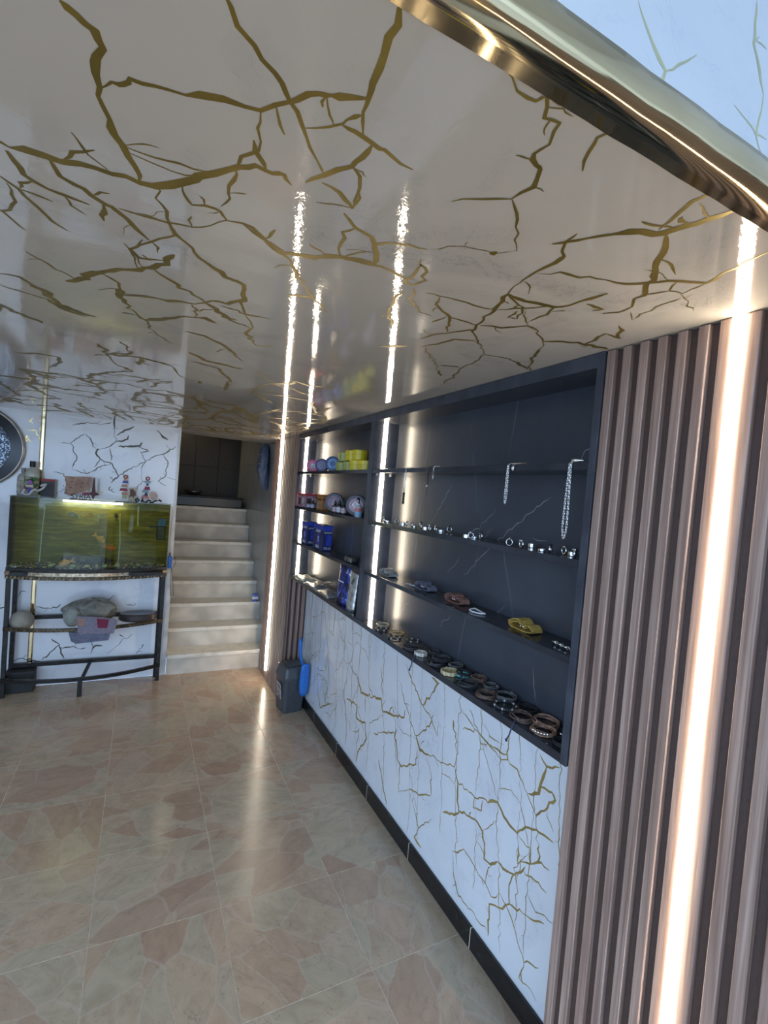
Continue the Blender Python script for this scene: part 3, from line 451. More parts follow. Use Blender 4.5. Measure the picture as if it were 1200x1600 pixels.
M_GOLDW = plain('gold_print_on_white', (.42,.31,.11), .35, .35, .2, 14)
tag(mb.build('gold_vein', M_GOLDW, wall_r), 'fine gold veins printed on the white marble', kind='stuff')
# black stone baseboard in pieces
M_BB = bpy.data.materials.new('black_stone'); nt, nn, ll, bb = nodes_of(M_BB)
nz = noise(nt, geo_pos(nt), 16, 8, .7, 2.0)
ll.new(ramp(nt, nz.outputs[0], [(.35,(.006,.006,.007)),(.6,(.016,.016,.017)),(.72,(.07,.07,.07))]), bb.inputs['Base Color']); bb.inputs['Roughness'].default_value = .2
base_r = tag(MB().box(XR-.0128, XR-.0012, .88, 3.62, 0, .079).build('baseboard_right', M_GROUT), kind='structure')
js = [.88, 1.362, 1.833, 2.298, 2.767, 3.22, 3.618]
for a, b in zip(js, js[1:]):
    MB().box(XR-.014, XR-.002, a+.002, b-.002, .0, .08).build('baseboard_piece', M_BB, base_r, bevel=.0015)
# back wall behind the aquarium
CX = .262
wall_b = tag(MB().box(XL, CX, YB, YB+.12, 0, CZ).build('wall_back', M_WALL), kind='structure')
mb = MB(); bz3 = lambda u, v, e: (u, YB-.0003-e, v)
M_DARKGOLD = plain('dark_gold_print', (.085,.075,.05), .35, .4, .3, 14)
for w, pts in TANK_WALL_VEINS: mb.ribbon(pts, w, bz3, rnd)
for pts in crack_net(rnd, -2.3, -.72, .1, 2.05, .2, .24, .5): mb.ribbon(pts, .006, bz3, rnd)
for pts in crack_net(rnd, -.62, .2, .75, 1.4, .18, .2, .45): mb.ribbon(pts, .005, bz3, rnd)
tag(mb.build('gold_vein', M_DARKGOLD, wall_b), 'dark gold crackle veins printed on the wall sheet', kind='stuff')
mb = MB()
for pts in crack_net(random.Random(5), -.80, -.69, 1.86, 2.09, .035, .04, .6): mb.ribbon(pts, .006, bz3, rnd)
for pts in crack_net(random.Random(6), -.74, -.66, 1.5, 1.72, .04, .05, .4): mb.ribbon(pts, .004, bz3, rnd)
mb.build('gold_vein', plain('lit_gold_print', (.85,.55,.16), .25, .8, .2, 14), wall_b)  # brighter copies of the veins: warm reflected light put into their colour
MB().prism([(-.708,YB-.004),(-.700,YB-.007),(-.684,YB-.007),(-.676,YB-.004),(-.676,YB),(-.708,YB)], 0, CZ, 'z').build('gold_strip', M_TRIM, wall_b)
MB().box(CX-.012, CX+.004, YB-.004, YB+.13, 0, CZ-.001).build('corner_bead', plain('white_paint', (.78,.78,.76), .5), wall_b)
MB().box(CX-.03, CX+.005, YB-.006, YB+.02, 0, CZ-.8).build('corner_strip', plain('stained_white_strip', (.66,.66,.64), .4, 0, .2, 10), wall_b)
# street outside the open front
tag(MB().box(-14, 14, -20, -3.001, -.30, -.06).build('floor_outside', plain('grey_asphalt', (.16,.16,.16), .9)), kind='structure')
tag(MB().box(-14, XL-.101, -3.0, 8, -.30, -.06).build('floor_pavement', plain('grey_asphalt', (.16,.16,.16), .9)), kind='structure')
# left wall (only beyond the open side)
tag(MB().box(XL-.1, XL, 1.9, YB+.12, 0, 3.2).build('wall_left', M_WALL), kind='structure')
# stairwell
SX1, SY1 = 1.13, 6.5
M_STW = plain('pale_stair_tile', (.40,.40,.38), .28, 0, .08, 5)
M_DKT = plain('brown_stair_tile', (.040,.036,.030), .5, 0, .25, 30, stretch=(8,8,1))
wsr = tag(MB().box(SX1, SX1+.08, YB-.03, SY1+.1, 0, 3.2).build('wall_stair_right', M_GROUT), kind='structure')
yy = YB-.03
ty = [4.39, 4.66, 4.96, 5.26, 5.56, 5.86, 6.16, 6.49]
tz = [0, .42, .92, 1.42, 1.92, 2.42, 2.92, 3.2]
for a, b in zip(ty, ty[1:]):
    for c_, d in zip(tz, tz[1:]):
        MB().box(SX1-.008, SX1, a+.0015, b-.0015, c_+.0015, d-.0015).build('wall_tile', M_STW, wsr)
wsb = tag(MB().box(CX-.1, SX1+.1, SY1, SY1+.1, 0, 3.2).build('wall_stair_back', plain('dark_grout', (.03,.028,.025), .8)), kind='structure')
tx = [CX-.08, .295, .575, .855, 1.13]
for a, b in zip(tx, tx[1:]):
    for c_, d in zip([1.2, 1.35, 1.87, 2.39, 2.9], [1.35, 1.87, 2.39, 2.9, 3.2]):
        MB().box(a+.003, b-.003, SY1-.008, SY1, c_+.003, d-.003).build('wall_tile', M_DKT, wsb)
tag(MB().box(CX-.1, CX, YB+.12, SY1, 0, 3.2).build('wall_stair_left', M_DKT), kind='structure')
tag(MB().box(CX-.1, SX1+.1, YB+.35, SY1+.1, 3.2, 3.3).build('ceiling_stair', plain('dark_ceiling', (.10,.095,.09), .7)), kind='structure')
tag(MB().box(CX-.1, SX1+.1, YB, YB+.35, CZ+.001, 3.3).build('wall_stair_head', plain('rough_plaster', (.22,.21,.20), .8)), kind='structure')

# ================================================================== STAIRCASE
RISE, RUN, Y0 = .174, .202, 4.385
M_STEP = bpy.data.materials.new('worn_white_stone'); nt, nn, ll, bb = nodes_of(M_STEP)
nz = noise(nt, geo_pos(nt, (1,1,2)), 7, 8, .7, 1.0)
ll.new(ramp(nt, nz.outputs[0], [(.25,(.46,.42,.35)),(.5,(.70,.66,.57)),(.75,(.78,.74,.66))]), bb.inputs['Base Color']); bb.inputs['Roughness'].default_value = .35
M_RISER = plain('grimy_stone_riser', (.56,.51,.43), .4, 0, .22, 6)
stairs = thing('staircase', ((CX+SX1)/2, Y0, 0), 'worn white stone staircase climbing beside the aquarium wall', 'staircase')
NST = 8
for k in range(NST):
    y = Y0 + k*RUN; xl = CX+.006
    xr = SX1-.009 if k else SX1-.009
    z = (k+1)*RISE
    MB().box(xl, xr, y+.018, y+.035, k*RISE+(.0 if k==0 else .001), z-.036).build('riser', M_RISER, stairs)
    MB().box(xl, xr, y, y+(RUN+.03 if k < NST-1 else SY1-.01-y), z-.035, z).build('tread', M_STEP, stairs, bevel=.006)
YTOP = Y0+NST*RUN

# ================================================================== SLATTED PANELS
def slat_profile_y(w=.0225, d=.014):
    return [(0,-w/2),(0,w/2)]
def led_bar(parent, a, b, w, prot, m, axis, name='light_strip'):
    """half-round diffuser standing off a face. axis 'x': face looks towards -x; 'y': face looks towards -y"""
    poly = [(-w/2, 0)] + [(w/2*math.sin(t)*1.0, -prot*math.cos(t)**.5) for t in [R(q) for q in (-80,-50,-20,0,20,50,80)]] + [(w/2, 0)]
    P = [];
    for (s_, o_) in poly:
        P.append((s_, o_))
    mb = MB(); n = len(P)
    V = []
    for e in (a, b):
        for (s_, o_) in P:
            V.append((e[0]+o_, e[1]+s_, e[2]) if axis == 'x' else (e[0]+s_, e[1]+o_, e[2]))
    mb.add(V, [tuple(range(n)), tuple(range(2*n-1,n-1,-1))] + [(i,(i+1)%n,n+(i+1)%n,n+i) for i in range(n)])
    return tag(mb.build(name, m, parent), 'glowing warm white light strip')
FX = 1.05      # front plane of slats and cabinet
SP, SW, SD = .0455, .0235, .014
panel = thing('slat_panel', (FX+.08, .3, 0), 'near walnut slat wall panel with a long vertical light strip', 'wall panel')
MB().box(FX+SD, XR-.001, -.6, .870, 0, CZ-.002).build('backing_board', M_GROOVE, panel)
slat = None
def add_slat(parent, y, z0, z1, proto):
    if proto is None:
        w = SW/2
        return MB().prism([(FX, y-w+.002),(FX, y+w-.002),(FX+.002,y+w),(FX+SD,y+w),(FX+SD,y-w),(FX+.002,y-w)], z0, z1, 'z').build('slat', M_WOOD, parent), y
    o, y0 = proto
    inst(o, parent, (0, y-y0, 0), 'slat'); return proto
pr = None
ys = [.848+SW/2 - SP*k for k in range(6)] + [.479+SW/2 - SP*k for k in range(22)]
for y in ys: pr = add_slat(panel, y, 0.001, CZ-.003, pr)
MB().prism([(FX,.527),(FX,.598),(FX+.002,.600),(FX+SD,.600),(FX+SD,.525),(FX+.002,.525)], .001, CZ-.003, 'z').build('light_slat', M_WOOD, panel)
led_bar(panel, (FX, .562, .02), (FX, .562, CZ-.004), .026, .008, M_LED2, 'x')

pillar = thing('slat_pillar', (FX+.08, 4.0, 0), 'far walnut slat pillar between the stairs and the shelves', 'wall panel')
MB().box(FX+SD, SX1-.001, 3.62+SD, 4.383, 0, CZ-.002).build('backing_board', M_GROOVE, pillar)
MB().box(SX1-.001, XR-.001, 3.62+SD, 4.383, 0, CZ-.002).build('side_board', M_GROOVE, pillar)
pr = None
yl = 4.085
ys = [3.62+SW/2 + SP*k for k in range(9)] + [4.165+SP*k for k in range(5)]
for y in ys: pr = add_slat(pillar, y, .001, CZ-.003, pr)
MB().prism([(FX,yl-.045),(FX,yl+.045),(FX+SD,yl+.047),(FX+SD,yl-.047)], .001, CZ-.003, 'z').build('light_slat', M_WOOD, pillar)
led_bar(pillar, (FX, yl, .09), (FX, yl, CZ-.004), .030, .016, M_LED2, 'x')
pr = None
for k in range(4):
    x = FX + SW/2 + SP*k*.92
    w = SW/2
    if pr is None:
        o = MB().prism([(x-w,3.62),(x+w,3.62),(x+w,3.62+SD),(x-w,3.62+SD)], .001, .996, 'z').build('slat', M_WOOD, pillar); pr = (o, x)
    else: inst(pr[0], pillar, (x-pr[1],0,0), 'slat')

# ================================================================== DISPLAY CABINET
cab = thing('display_cabinet', (1.12, 2.24, 1.0), 'long black open shelf cabinet with light strips above the marble wall', 'cabinet')
YN, YD0, YD1, YC = .877, 2.25, 2.30, 3.618
ST = [1.022, 1.285, 1.549, 1.812]; TH = .02; XBK = 1.19
def cb(name, m, *a, **k): return MB().box(*a).build(name, m, cab, **k)
cb('back_panel', M_BACK, XBK, XR-.001, YN, YC, 1.0, CZ-.002)
mb = MB(); xz3 = lambda u, v, e: (XBK-.0003-e, u, v)
for pts in ([(.98,1.93),(1.05,1.83),(1.10,1.76)],[(1.15,1.72),(1.24,1.66),(1.35,1.58),(1.46,1.49),(1.58,1.38)],[(1.42,1.66),(1.52,1.58),(1.60,1.52)],[(1.62,1.45),(1.70,1.37)],[(1.72,1.75),(1.79,1.65),(1.88,1.56)],[(1.65,1.20),(1.72,1.13)],[(1.16,1.16),(1.15,1.09),(1.13,1.04)],[(1.32,1.32),(1.40,1.25)],[(2.0,1.18),(2.08,1.08)],[(1.15,1.575),(1.22,1.578)]):
    mb.ribbon(pts, .0016, xz3, rnd, False)
tag(mb.build('pale_vein', plain('pale_marble_vein', (.30,.30,.30), .3), cab), 'thin pale veins in the black marble back', kind='stuff')
cb('side_board', M_FRAME, FX-.004, XBK, YN-.002, YN+.018, .998, CZ-.002)
cb('side_board', M_FRAME, FX+.012, XBK, YC-.018, YC, .998, CZ-.002)
cb('divider', M_FRAME, FX+.001, XBK, YD0, YD1, ST[0], 2.06)
cb('top_board', M_FRAME, FX-.002, XBK, YN+.018, YC-.018, 2.06, CZ-.002)
cb('bottom_board', M_SHELF, FX-.002, XBK, YN+.018, YC-.018, .998, ST[0])
for (a, b) in ((YN+.018, YD0), (YD1, YC-.018)):
    for z in ST[1:]:
        cb('shelf', M_SHELF, FX+.004, XBK, a+.0005, b-.0005, z-TH, z, bevel=.001)
        for xx in (FX+.03, FX+.11):
            MB().box(xx-.004, xx+.004, b-.010, b-.0005, z-TH-.010, z-TH-.0005).build('shelf_peg', M_WHITE, cab)
for yb in (YD0, YC-.018):
    zs = [ST[0]] + ST[1:] + [2.06 + TH]
    for a, b in zip(zs, zs[1:]):
        led_bar(cab, (1.112, yb, a+.002), (1.112, yb, b-TH-.003), .022, .010, M_LED, 'y')

# ================================================================== AQUARIUM AND STAND
def yfront(x):
    (x0,a),(x1,b),(x2,c_) = (-.83,4.215),(-.32,4.11),(.215,4.285)
    return a*(x-x1)*(x-x2)/((x0-x1)*(x0-x2)) + b*(x-x0)*(x-x2)/((x1-x0)*(x1-x2)) + c_*(x-x0)*(x-x1)/((x2-x0)*(x2-x1))
XA, XB, YK = -.83, .215, 4.405
def bow(x0, x1, inset=0.0, n=16):
    return [(x0+(x1-x0)*i/n, yfront(x0+(x1-x0)*i/n)+inset) for i in range(n+1)]
def bowbar(x0, x1, z0, z1, inset, thick, n=16):
    a = bow(x0, x1, inset, n); b = [(x, y+thick) for x, y in a]
    return MB().prism(a + b[::-1], z0, z1, 'z')
stand = thing('aquarium_stand', (-.31, 4.26, 0), 'black metal bow-front stand with worn gold edging under the aquarium', 'stand')
M_WORN = plain('worn_gilt_black', (.10,.075,.045), .35, .6, .7, 60)
for (x, y) in ((XA+.015, yfront(XA)+.02), (XB-.015, yfront(XB)+.02), (XA+.03, YK-.02), (XB-.03, YK-.02)):
    MB().box(x-.014, x+.014, y-.014, y+.014, 0, .875).build('leg', M_BLACKMETAL, stand, bevel=.002)
MB().box(-.345, -.315, 4.118, 4.136, 0, .12).build('leg', M_BLACKMETAL, stand)
bowbar(XA-.005, XB+.005, .875, .905, -.004, .03).build('top_rail', M_WORN, stand)
bowbar(XA-.008, XB+.008, .905, .93, -.010, .02).build('gilt_edge', plain('worn_gilt', (.50,.40,.28), .25, .9, .5, 50), stand)
MB().box(XA, XB, YK-.035, YK-.005, .875, .905).build('top_rail', M_BLACKMETAL, stand)
MB().box(XA+.03, XB-.03, 4.15, YK-.03, .906, .93).build('top_board', M_BLACKMETAL, stand)
M_WORN2 = plain('worn_gilt_dull', (.22,.16,.09), .4, .5, .5, 60)
for k in range(42):                                   # twisted beading under the gilt edge
    x = XA+.01+(XB-XA-.02)*k/41
    MB().obox((x, yfront(x)-.005, .886), (.012,.006,.020), (0,R(32),0)).build('bead', M_WORN if k%2 else M_WORN2, stand)
bowbar(XA, XB, .495, .52, 0, .022).build('middle_rail', M_WORN, stand)
MB().box(XA+.03, XB-.03, YK-.032, YK-.008, .53, .56).build('middle_rail', M_BLACKMETAL, stand)
bowbar(XA, XB, .12, .145, 0, .022).build('bottom_rail', M_BLACKMETAL, stand)
MB().box(XA+.03, XB-.03, YK-.032, YK-.008, .165, .195).build('bottom_rail', M_BLACKMETAL, stand)
for (x, y) in ((XA+.015, 0), (XB-.015, 0)):
    for z in (.13, .51): MB().box(x-.012, x+.012, yfront(x)+.03, YK-.03, z-.012, z+.012).build('side_rail', M_BLACKMETAL, stand)
MB().bar((-.318,4.125,.135), (-.285,YK-.02,.18), .022, .016).build('cross_rail', M_BLACKMETAL, stand)

aq = thing('aquarium', (-.31, 4.26, .931), 'bow-front glass aquarium of murky green water with goldfish', 'aquarium')
M_GLASS = bpy.data.materials.new('tank_glass'); nt, nn, ll, bb = nodes_of(M_GLASS)
tr = N(nt, 'ShaderNodeBsdfTransparent'); tr.inputs[0].default_value = (.93,.97,.94,1)
gl = N(nt, 'ShaderNodeBsdfGlossy'); gl.inputs['Roughness'].default_value = .04
fr = N(nt, 'ShaderNodeFresnel'); fr.inputs[0].default_value = 1.45
mx = N(nt, 'ShaderNodeMixShader'); ll.new(fr.outputs[0], mx.inputs[0]); ll.new(tr.outputs[0], mx.inputs[1]); ll.new(gl.outputs[0], mx.inputs[2])
ll.new(mx.outputs[0], nn['Material Output'].inputs[0])
M_WATER = bpy.data.materials.new('murky_green_water'); nt, nn, ll, bb = nodes_of(M_WATER)
tr = N(nt, 'ShaderNodeBsdfTransparent'); tr.inputs[0].default_value = (.96,.93,.70,1)
df = N(nt, 'ShaderNodeBsdfDiffuse')
nz = noise(nt, geo_pos(nt, (3,3,9)), 3, 5)
ll.new(ramp(nt, nz.outputs[0], [(.3,(.13,.12,.03)),(.7,(.26,.24,.07))]), df.inputs[0])
mx = N(nt, 'ShaderNodeMixShader'); mx.inputs[0].default_value = .035; ll.new(tr.outputs[0], mx.inputs[1]); ll.new(df.outputs[0], mx.inputs[2])
ll.new(mx.outputs[0], nn['Material Output'].inputs[0])
M_ALGAE = bpy.data.materials.new('algae_back_sheet'); nt, nn, ll, bb = nodes_of(M_ALGAE)
nz = noise(nt, geo_pos(nt, (1.2,1,9)), 4, 7, .7, .6)
ll.new(ramp(nt, nz.outputs[0], [(.3,(.07,.07,.022)),(.5,(.22,.205,.06)),(.72,(.48,.43,.15))]), bb.inputs['Base Color']); bb.inputs['Roughness'].default_value = .6
ZB, ZT, ZW = .936, 1.462, 1.398
bowbar(XA, XB, ZB, ZT, .0, .005, 24).build('front_glass', M_GLASS, aq, smooth=False)
MB().box(XA, XA+.005, yfront(XA)+.006, YK, ZB, ZT).build('side_glass', M_GLASS, aq)
MB().box(XB-.005, XB, yfront(XB)+.006, YK, ZB, ZT).build('side_glass', M_GLASS, aq)
MB().box(XA, XB, YK-.002, YK+.006, ZB, ZT-.005).build('back_sheet', M_ALGAE, aq)
w = bow(XA+.007, XB-.007, .008, 24)
MB().prism(w + [(XB-.007, YK-.004), (XA+.007, YK-.004)], ZB+.03, ZW, 'z').build('water', M_WATER, aq)
bowbar(XA-.003, XB+.003, .931, .955, -.003, .02, 24).build('base_strip', plain('dark_gravel_strip', (.035,.033,.028), .6, 0, .6, 90), aq)
mb = MB(); rg = random.Random(2)
for k in range(420):
    x = rg.uniform(XA+.02, XB-.02); y = rg.uniform(yfront(x)+.012, YK-.01)
    mb.ell((x, y, ZB+.022+rg.uniform(0,.012)), (rg.uniform(.005,.012), rg.uniform(.005,.011), rg.uniform(.004,.009)), 6, 4)
M_GRAVEL = bpy.data.materials.new('mixed_gravel'); nt, nn, ll, bb = nodes_of(M_GRAVEL)
vo = N(nt, 'ShaderNodeTexVoronoi'); vo.inputs['Scale'].default_value = 60; ll.new(geo_pos(nt), vo.inputs['Vector'])
sc_ = N(nt, 'ShaderNodeSeparateColor'); ll.new(vo.outputs['Color'], sc_.inputs[0])
ll.new(ramp(nt, sc_.outputs[0], [(0,(.03,.03,.025)),(.45,(.12,.11,.07)),(.7,(.45,.42,.26)),(.9,(.6,.56,.42)),(1,(.4,.12,.05))]), bb.inputs['Base Color'])
tag(mb.build('gravel', M_GRAVEL, aq, smooth=True), kind='stuff')
for k in range(9):
    x = -.55+.07*k+rg.uniform(-.02,.02)
    MB().ell((x, yfront(x)+.03, ZB+.045), (rg.uniform(.012,.024), .014, .011), 8, 6).build('stone', plain('pale_stone_%d' % (k%3), [(.6,.58,.42),(.5,.36,.24),(.45,.5,.3)][k%3], .6), aq, smooth=True)
bowbar(XA-.004, XB+.004, ZT, ZT+.006, -.004, .02, 24).build('rim', M_GLASS, aq)
w = bow(XA, XB, .016, 24)
lid = MB().prism(w + [(XB, YK), (XA, YK)], ZT+.001, ZT+.007, 'z').build('glass_lid', M_GLASS, aq)
M_TLAMP = emit('tank_lamp', (1.0,1.0,.82), 15)
MB().box(-.53, -.13, 4.335, 4.36, ZT-.022, ZT-.006).build('lamp', M_TLAMP, aq)
MB().box(-.56, -.10, 4.33, 4.366, ZT-.006, ZT).build('lamp_holder', M_WHITE, aq)
MB().tube([(.205,4.28,1.465),(.228,4.30,1.44),(.232,4.33,1.25),(.236,4.34,1.06)], .003, 6).build('cable', plain('beige_cable', (.45,.38,.28), .5), aq)
M_STR = plain('white_tube', (.7,.72,.6), .4)
MB().tube([(-.14,4.17,1.385),(-.128,4.17,1.15),(-.134,4.165,.965)], .0035, 6).build('air_tube', M_STR, aq)
MB().tube([(-.018,4.2,1.44),(-.013,4.2,1.29)], .006, 8).build('thermometer', M_STR, aq)
MB().tube([(-.62,4.2,1.40),(-.63,4.2,1.2),(-.635,4.2,1.0)], .003, 6).build('air_tube', M_STR, aq)
fil = thing('tank_filter', (.155, 4.30, 1.17), 'black pump filter with blue top inside the aquarium corner', 'filter')
MB().box(.125,.19,4.30,4.36,1.17,1.285).build('body', plain('black_plastic', (.015,.016,.018), .35), fil, bevel=.006)
MB().prism([(.128,1.286),(.188,1.286),(.188,1.345),(.135,1.345)], 4.305, 4.355, 'y').build('head', plain('blue_plastic', (.03,.16,.55), .35), fil)
MB().box(.07,.125,4.318,4.334,1.268,1.283).build('spout', plain('black_plastic', (.015,.016,.018), .35), fil)
# driftwood in the tank
dw = thing('tank_rock', (-.33, 4.26, .985), 'dark lumpy rock ornament on the aquarium gravel', 'rock')
mb = MB()
for k in range(14):
    mb.ell((rg.uniform(-.47,-.2), rg.uniform(4.2,4.31), rg.uniform(.99,1.02)), (rg.uniform(.03,.06), .035, rg.uniform(.018,.04)), 10, 6)
mb.build('stone', plain('dark_rock', (.035,.045,.04), .7, 0, .5, 30), dw, smooth=True)
def fish(x, z, y, L, yw, tilt, col, label, nm='goldfish'):
    L *= 1.2
    t = thing(nm, (x, y, z-L*.22), label, 'fish', 'fish in the aquarium')
    m = Matrix.Rotation(R(yw),3,'Z') @ Matrix.Rotation(R(tilt),3,'Y')
    mt = plain('fish_' + '_'.join('%d' % (q*99) for q in col), col, .3, 0, .35, 50)
    prof = [(.002,-.5),(.07,-.42),(.15,-.25),(.20,-.02),(.17,.2),(.09,.38),(.045,.5)]
    S = m @ Matrix.Rotation(R(90),3,'Y') @ Matrix.Diagonal((L*1.15,L*.62,L*.72))
    MB().lathe([(r, h) for r, h in prof], (x,y,z), 12, S).build('body', mt, t, smooth=True)
    fin = [(.30,0),(.62,.22),(.55,.02),(.64,-.22)]
    V = [Vector((x,y,z)) + m @ Vector((a*L, d*L*.02, b*L)) for d in (-1,1) for a, b in fin]
    MB().add(V, [(0,1,2,3),(7,6,5,4),(0,4,5,1),(1,5,6,2),(2,6,7,3),(3,7,4,0)]).build('tail_fin', mt, t)
    fin = [(-.15,.12),(.02,.30),(.22,.12)]
    V = [Vector((x,y,z)) + m @ Vector((a*L, d*L*.015, b*L)) for d in (-1,1) for a, b in fin]
    MB().add(V, [(0,1,2),(5,4,3),(0,3,4,1),(1,4,5,2),(2,5,3,0)]).build('dorsal_fin', mt, t)
fish(-.255, 1.182, 4.145, .085, 180, -38, (.95,.45,.03), 'bright orange goldfish in the middle of the tank')
fish(-.185, 1.118, 4.155, .080, 180, -16, (.75,.20,.03), 'dark red-orange goldfish swimming below the bright orange one')
fish(-.475, 1.000, 4.155, .085, 0, -18, (.95,.36,.02), 'orange goldfish near the gravel at lower left')
fish(-.340, 1.362, 4.16, .060, 180, 12, (.80,.45,.06), 'small yellow-orange fish just under the water surface')
fish(-.450, 1.355, 4.18, .075, 0, 12, (.40,.38,.30), 'grey mottled fish at the surface on the left', 'grey_fish')
fish(-.270, 1.352, 4.18, .060, 200, 60, (.60,.58,.42), 'pale cream fish nosing the surface', 'pale_fish')
fish(-.165, 1.360, 4.17, .050, 0, 80, (.05,.03,.07), 'small dark purple fish hanging near the surface', 'dark_fish')
# ------------------------------------------------------------------ things on the lid
ZL = ZT+.0072
def txt(s_, size, depth=.002):
    cu = bpy.data.curves.new('text', 'FONT'); cu.body = s_; cu.size = size; cu.extrude = depth; cu.align_x = 'CENTER'
    ob = bpy.data.objects.new('text', cu); COL.objects.link(ob)
    dg = bpy.context.evaluated_depsgraph_get()
    me = bpy.data.meshes.new_from_object(ob.evaluated_get(dg))
    bpy.data.objects.remove(ob); bpy.data.curves.remove(cu)
    return me
def text_obj(s_, size, parent, loc, right, upv, m, name='lettering', depth=.0006):
    me = txt(s_, size, depth); me.materials.append(m)
    r_, u_ = Vector(right).normalized(), Vector(upv).normalized(); n_ = r_.cross(u_)
    T = Matrix((r_, u_, n_)).transposed()
    off = Vector((0,0,0)); p = parent
    while p is not None: off += p.location; p = p.parent
    for v in me.vertices: v.co = T @ v.co + Vector(loc) - off
    o = bpy.data.objects.new(name, me); COL.objects.link(o); o.parent = parent
    return o
M_BLK = plain('black_print', (.012,.012,.012), .4)
M_MAROON = plain('maroon_board', (.10,.018,.018), .5)
M_CLEAR = plain('clear_bottle_plastic', (.52,.54,.46), .15)
def bottle(name, x, y, w, d, h, body, cap, label, label_col):
    t = thing(name, (x, y, ZL), label, 'bottle')
    MB().lathe([(w/2*.9,0),(w/2,.01),(w/2,h*.62),(w/2*.85,h*.74),(w*.16,h*.80),(w*.16,h*.84)], (x,y,ZL), 16, Matrix.Diagonal((1,d/w,1))).build('body', body, t, smooth=True)
    MB().lathe([(w*.2,h*.83),(w*.2,h)], (x,y,ZL), 14).build('cap', cap, t)
    MB().lathe([(w/2*1.01,h*.12),(w/2*1.01,h*.55)], (x,y,ZL), 16, Matrix.Diagonal((1,d/w,1))).build('label', label_col, t, smooth=True)
    return t
M_LBL = bpy.data.materials.new('bottle_label'); nt, nn, ll, bb = nodes_of(M_LBL)
vo = N(nt, 'ShaderNodeTexVoronoi'); vo.inputs['Scale'].default_value = 34; ll.new(geo_pos(nt, (1,1,1.6)), vo.inputs['Vector'])
sc_ = N(nt, 'ShaderNodeSeparateColor'); ll.new(vo.outputs['Color'], sc_.inputs[0])
ll.new(ramp(nt, sc_.outputs[0], [(0,(.03,.07,.04)),(.35,(.10,.25,.10)),(.6,(.5,.5,.36)),(.85,(.55,.53,.45)),(1,(.35,.08,.08))]), bb.inputs['Base Color'])
bottle('plastic_bottle', -.728, 4.325, .092, .06, .255, M_CLEAR, M_BLK, 'clear bottle with green label and black cap on the aquarium', M_LBL)
bottle('plastic_bottle', -.788, 4.36, .07, .05, .20, plain('milky_plastic', (.45,.44,.40), .3), plain('grey_cap', (.3,.3,.3), .4), 'milky bottle half behind the black-capped bottle', plain('pale_label', (.5,.46,.40), .5, 0, .4, 40))
bx = thing('small_box', (-.63, 4.345, ZL), 'dark grey box behind the white Arabic lettering', 'box')
MB().box(-.672,-.592,4.325,4.365,ZL,ZL+.115).build('carton', plain('dark_card', (.06,.06,.065), .5), bx)
MB().box(-.674,-.590,4.323,4.367,ZL+.115,ZL+.131).build('lid', plain('red_card', (.45,.03,.02), .5), bx)
# white word cut-out with small figures: traced strokes
sv = thing('word_souvenir', (-.69, 4.235, ZL), 'white Arabic word cut-out with purple figure on the tank lid', 'souvenir')
MB().tube([(-.752,4.235,ZL+.05),(-.765,4.235,ZL+.02),(-.745,4.235,ZL+.007),(-.722,4.235,ZL+.014),(-.708,4.235,ZL+.040),(-.690,4.235,ZL+.052),(-.675,4.235,ZL+.040),(-.66,4.235,ZL+.050),(-.645,4.235,ZL+.062),(-.63,4.235,ZL+.085)], .0075, 8).build('lettering', M_WHITE, sv, smooth=True)
MB().tube([(-.66,4.235,ZL+.078),(-.645,4.235,ZL+.088),(-.622,4.235,ZL+.094)], .007, 8).build('lettering', M_WHITE, sv, smooth=True)
MB().box(-.735,-.715,4.237,4.243,ZL+.02,ZL+.065).build('figure_body', plain('indigo_print', (.06,.05,.35), .5), sv)
MB().prism([(-.75,ZL+.068),(-.70,ZL+.062),(-.705,ZL+.085),(-.745,ZL+.08)], 4.237, 4.243, 'y').build('figure_arms', plain('cream_print', (.65,.55,.40), .5), sv)
MB().prism([(-.742,ZL+.09),(-.708,ZL+.088),(-.712,ZL+.107),(-.725,ZL+.118),(-.738,ZL+.107)], 4.237, 4.243, 'y').build('figure_head', plain('violet_print', (.35,.10,.45), .5), sv)
MB().prism([(-.77,ZL),(-.60,ZL),(-.60,ZL+.006),(-.77,ZL+.006)], 4.222, 4.25, 'y').build('base', plain('grey_plastic', (.25,.25,.27), .4), sv)
# map sign
sg = thing('map_sign', (-.41, 4.22, ZL), 'pink-brown wooden map sign lettered SYRIA on the tank lid', 'souvenir')
MB().prism([(-.512,ZL+.035),(-.505,ZL+.10),(-.512,ZL+.165),(-.46,ZL+.165),(-.40,ZL+.172),(-.345,ZL+.170),(-.355,ZL+.13),(-.362,ZL+.075),(-.39,ZL+.055),(-.43,ZL+.04),(-.47,ZL+.018)], 4.222, 4.228, 'y').build('map', plain('pink_brown_wood', (.42,.26,.19), .6, 0, .2, 30), sg)
for (x, z, w_) in ((-.47,.125,.022),(-.43,.14,.016),(-.44,.105,.014),(-.40,.12,.02),(-.475,.08,.016),(-.41,.09,.012)):
    MB().box(x-w_/2,x+w_/2,4.2205,4.222,ZL+z,ZL+z+.006).build('printed_word', plain('brown_ink', (.22,.11,.08), .6), sg)
text_obj('SYRIA', .050, sg, (-.405,4.212,ZL+.004), (1,0,0), (0,0,1), M_BLK, depth=.002)
MB().box(-.475,-.335,4.208,4.224,ZL,ZL+.004).build('base', M_MAROON, sg)
MB().prism([(-.405,ZL+.045),(-.375,ZL+.058),(-.345,ZL+.048),(-.36,ZL+.035),(-.385,ZL+.03)], 4.215, 4.219, 'y').build('red_flower', plain('crimson_print', (.35,.02,.09), .5), sg)
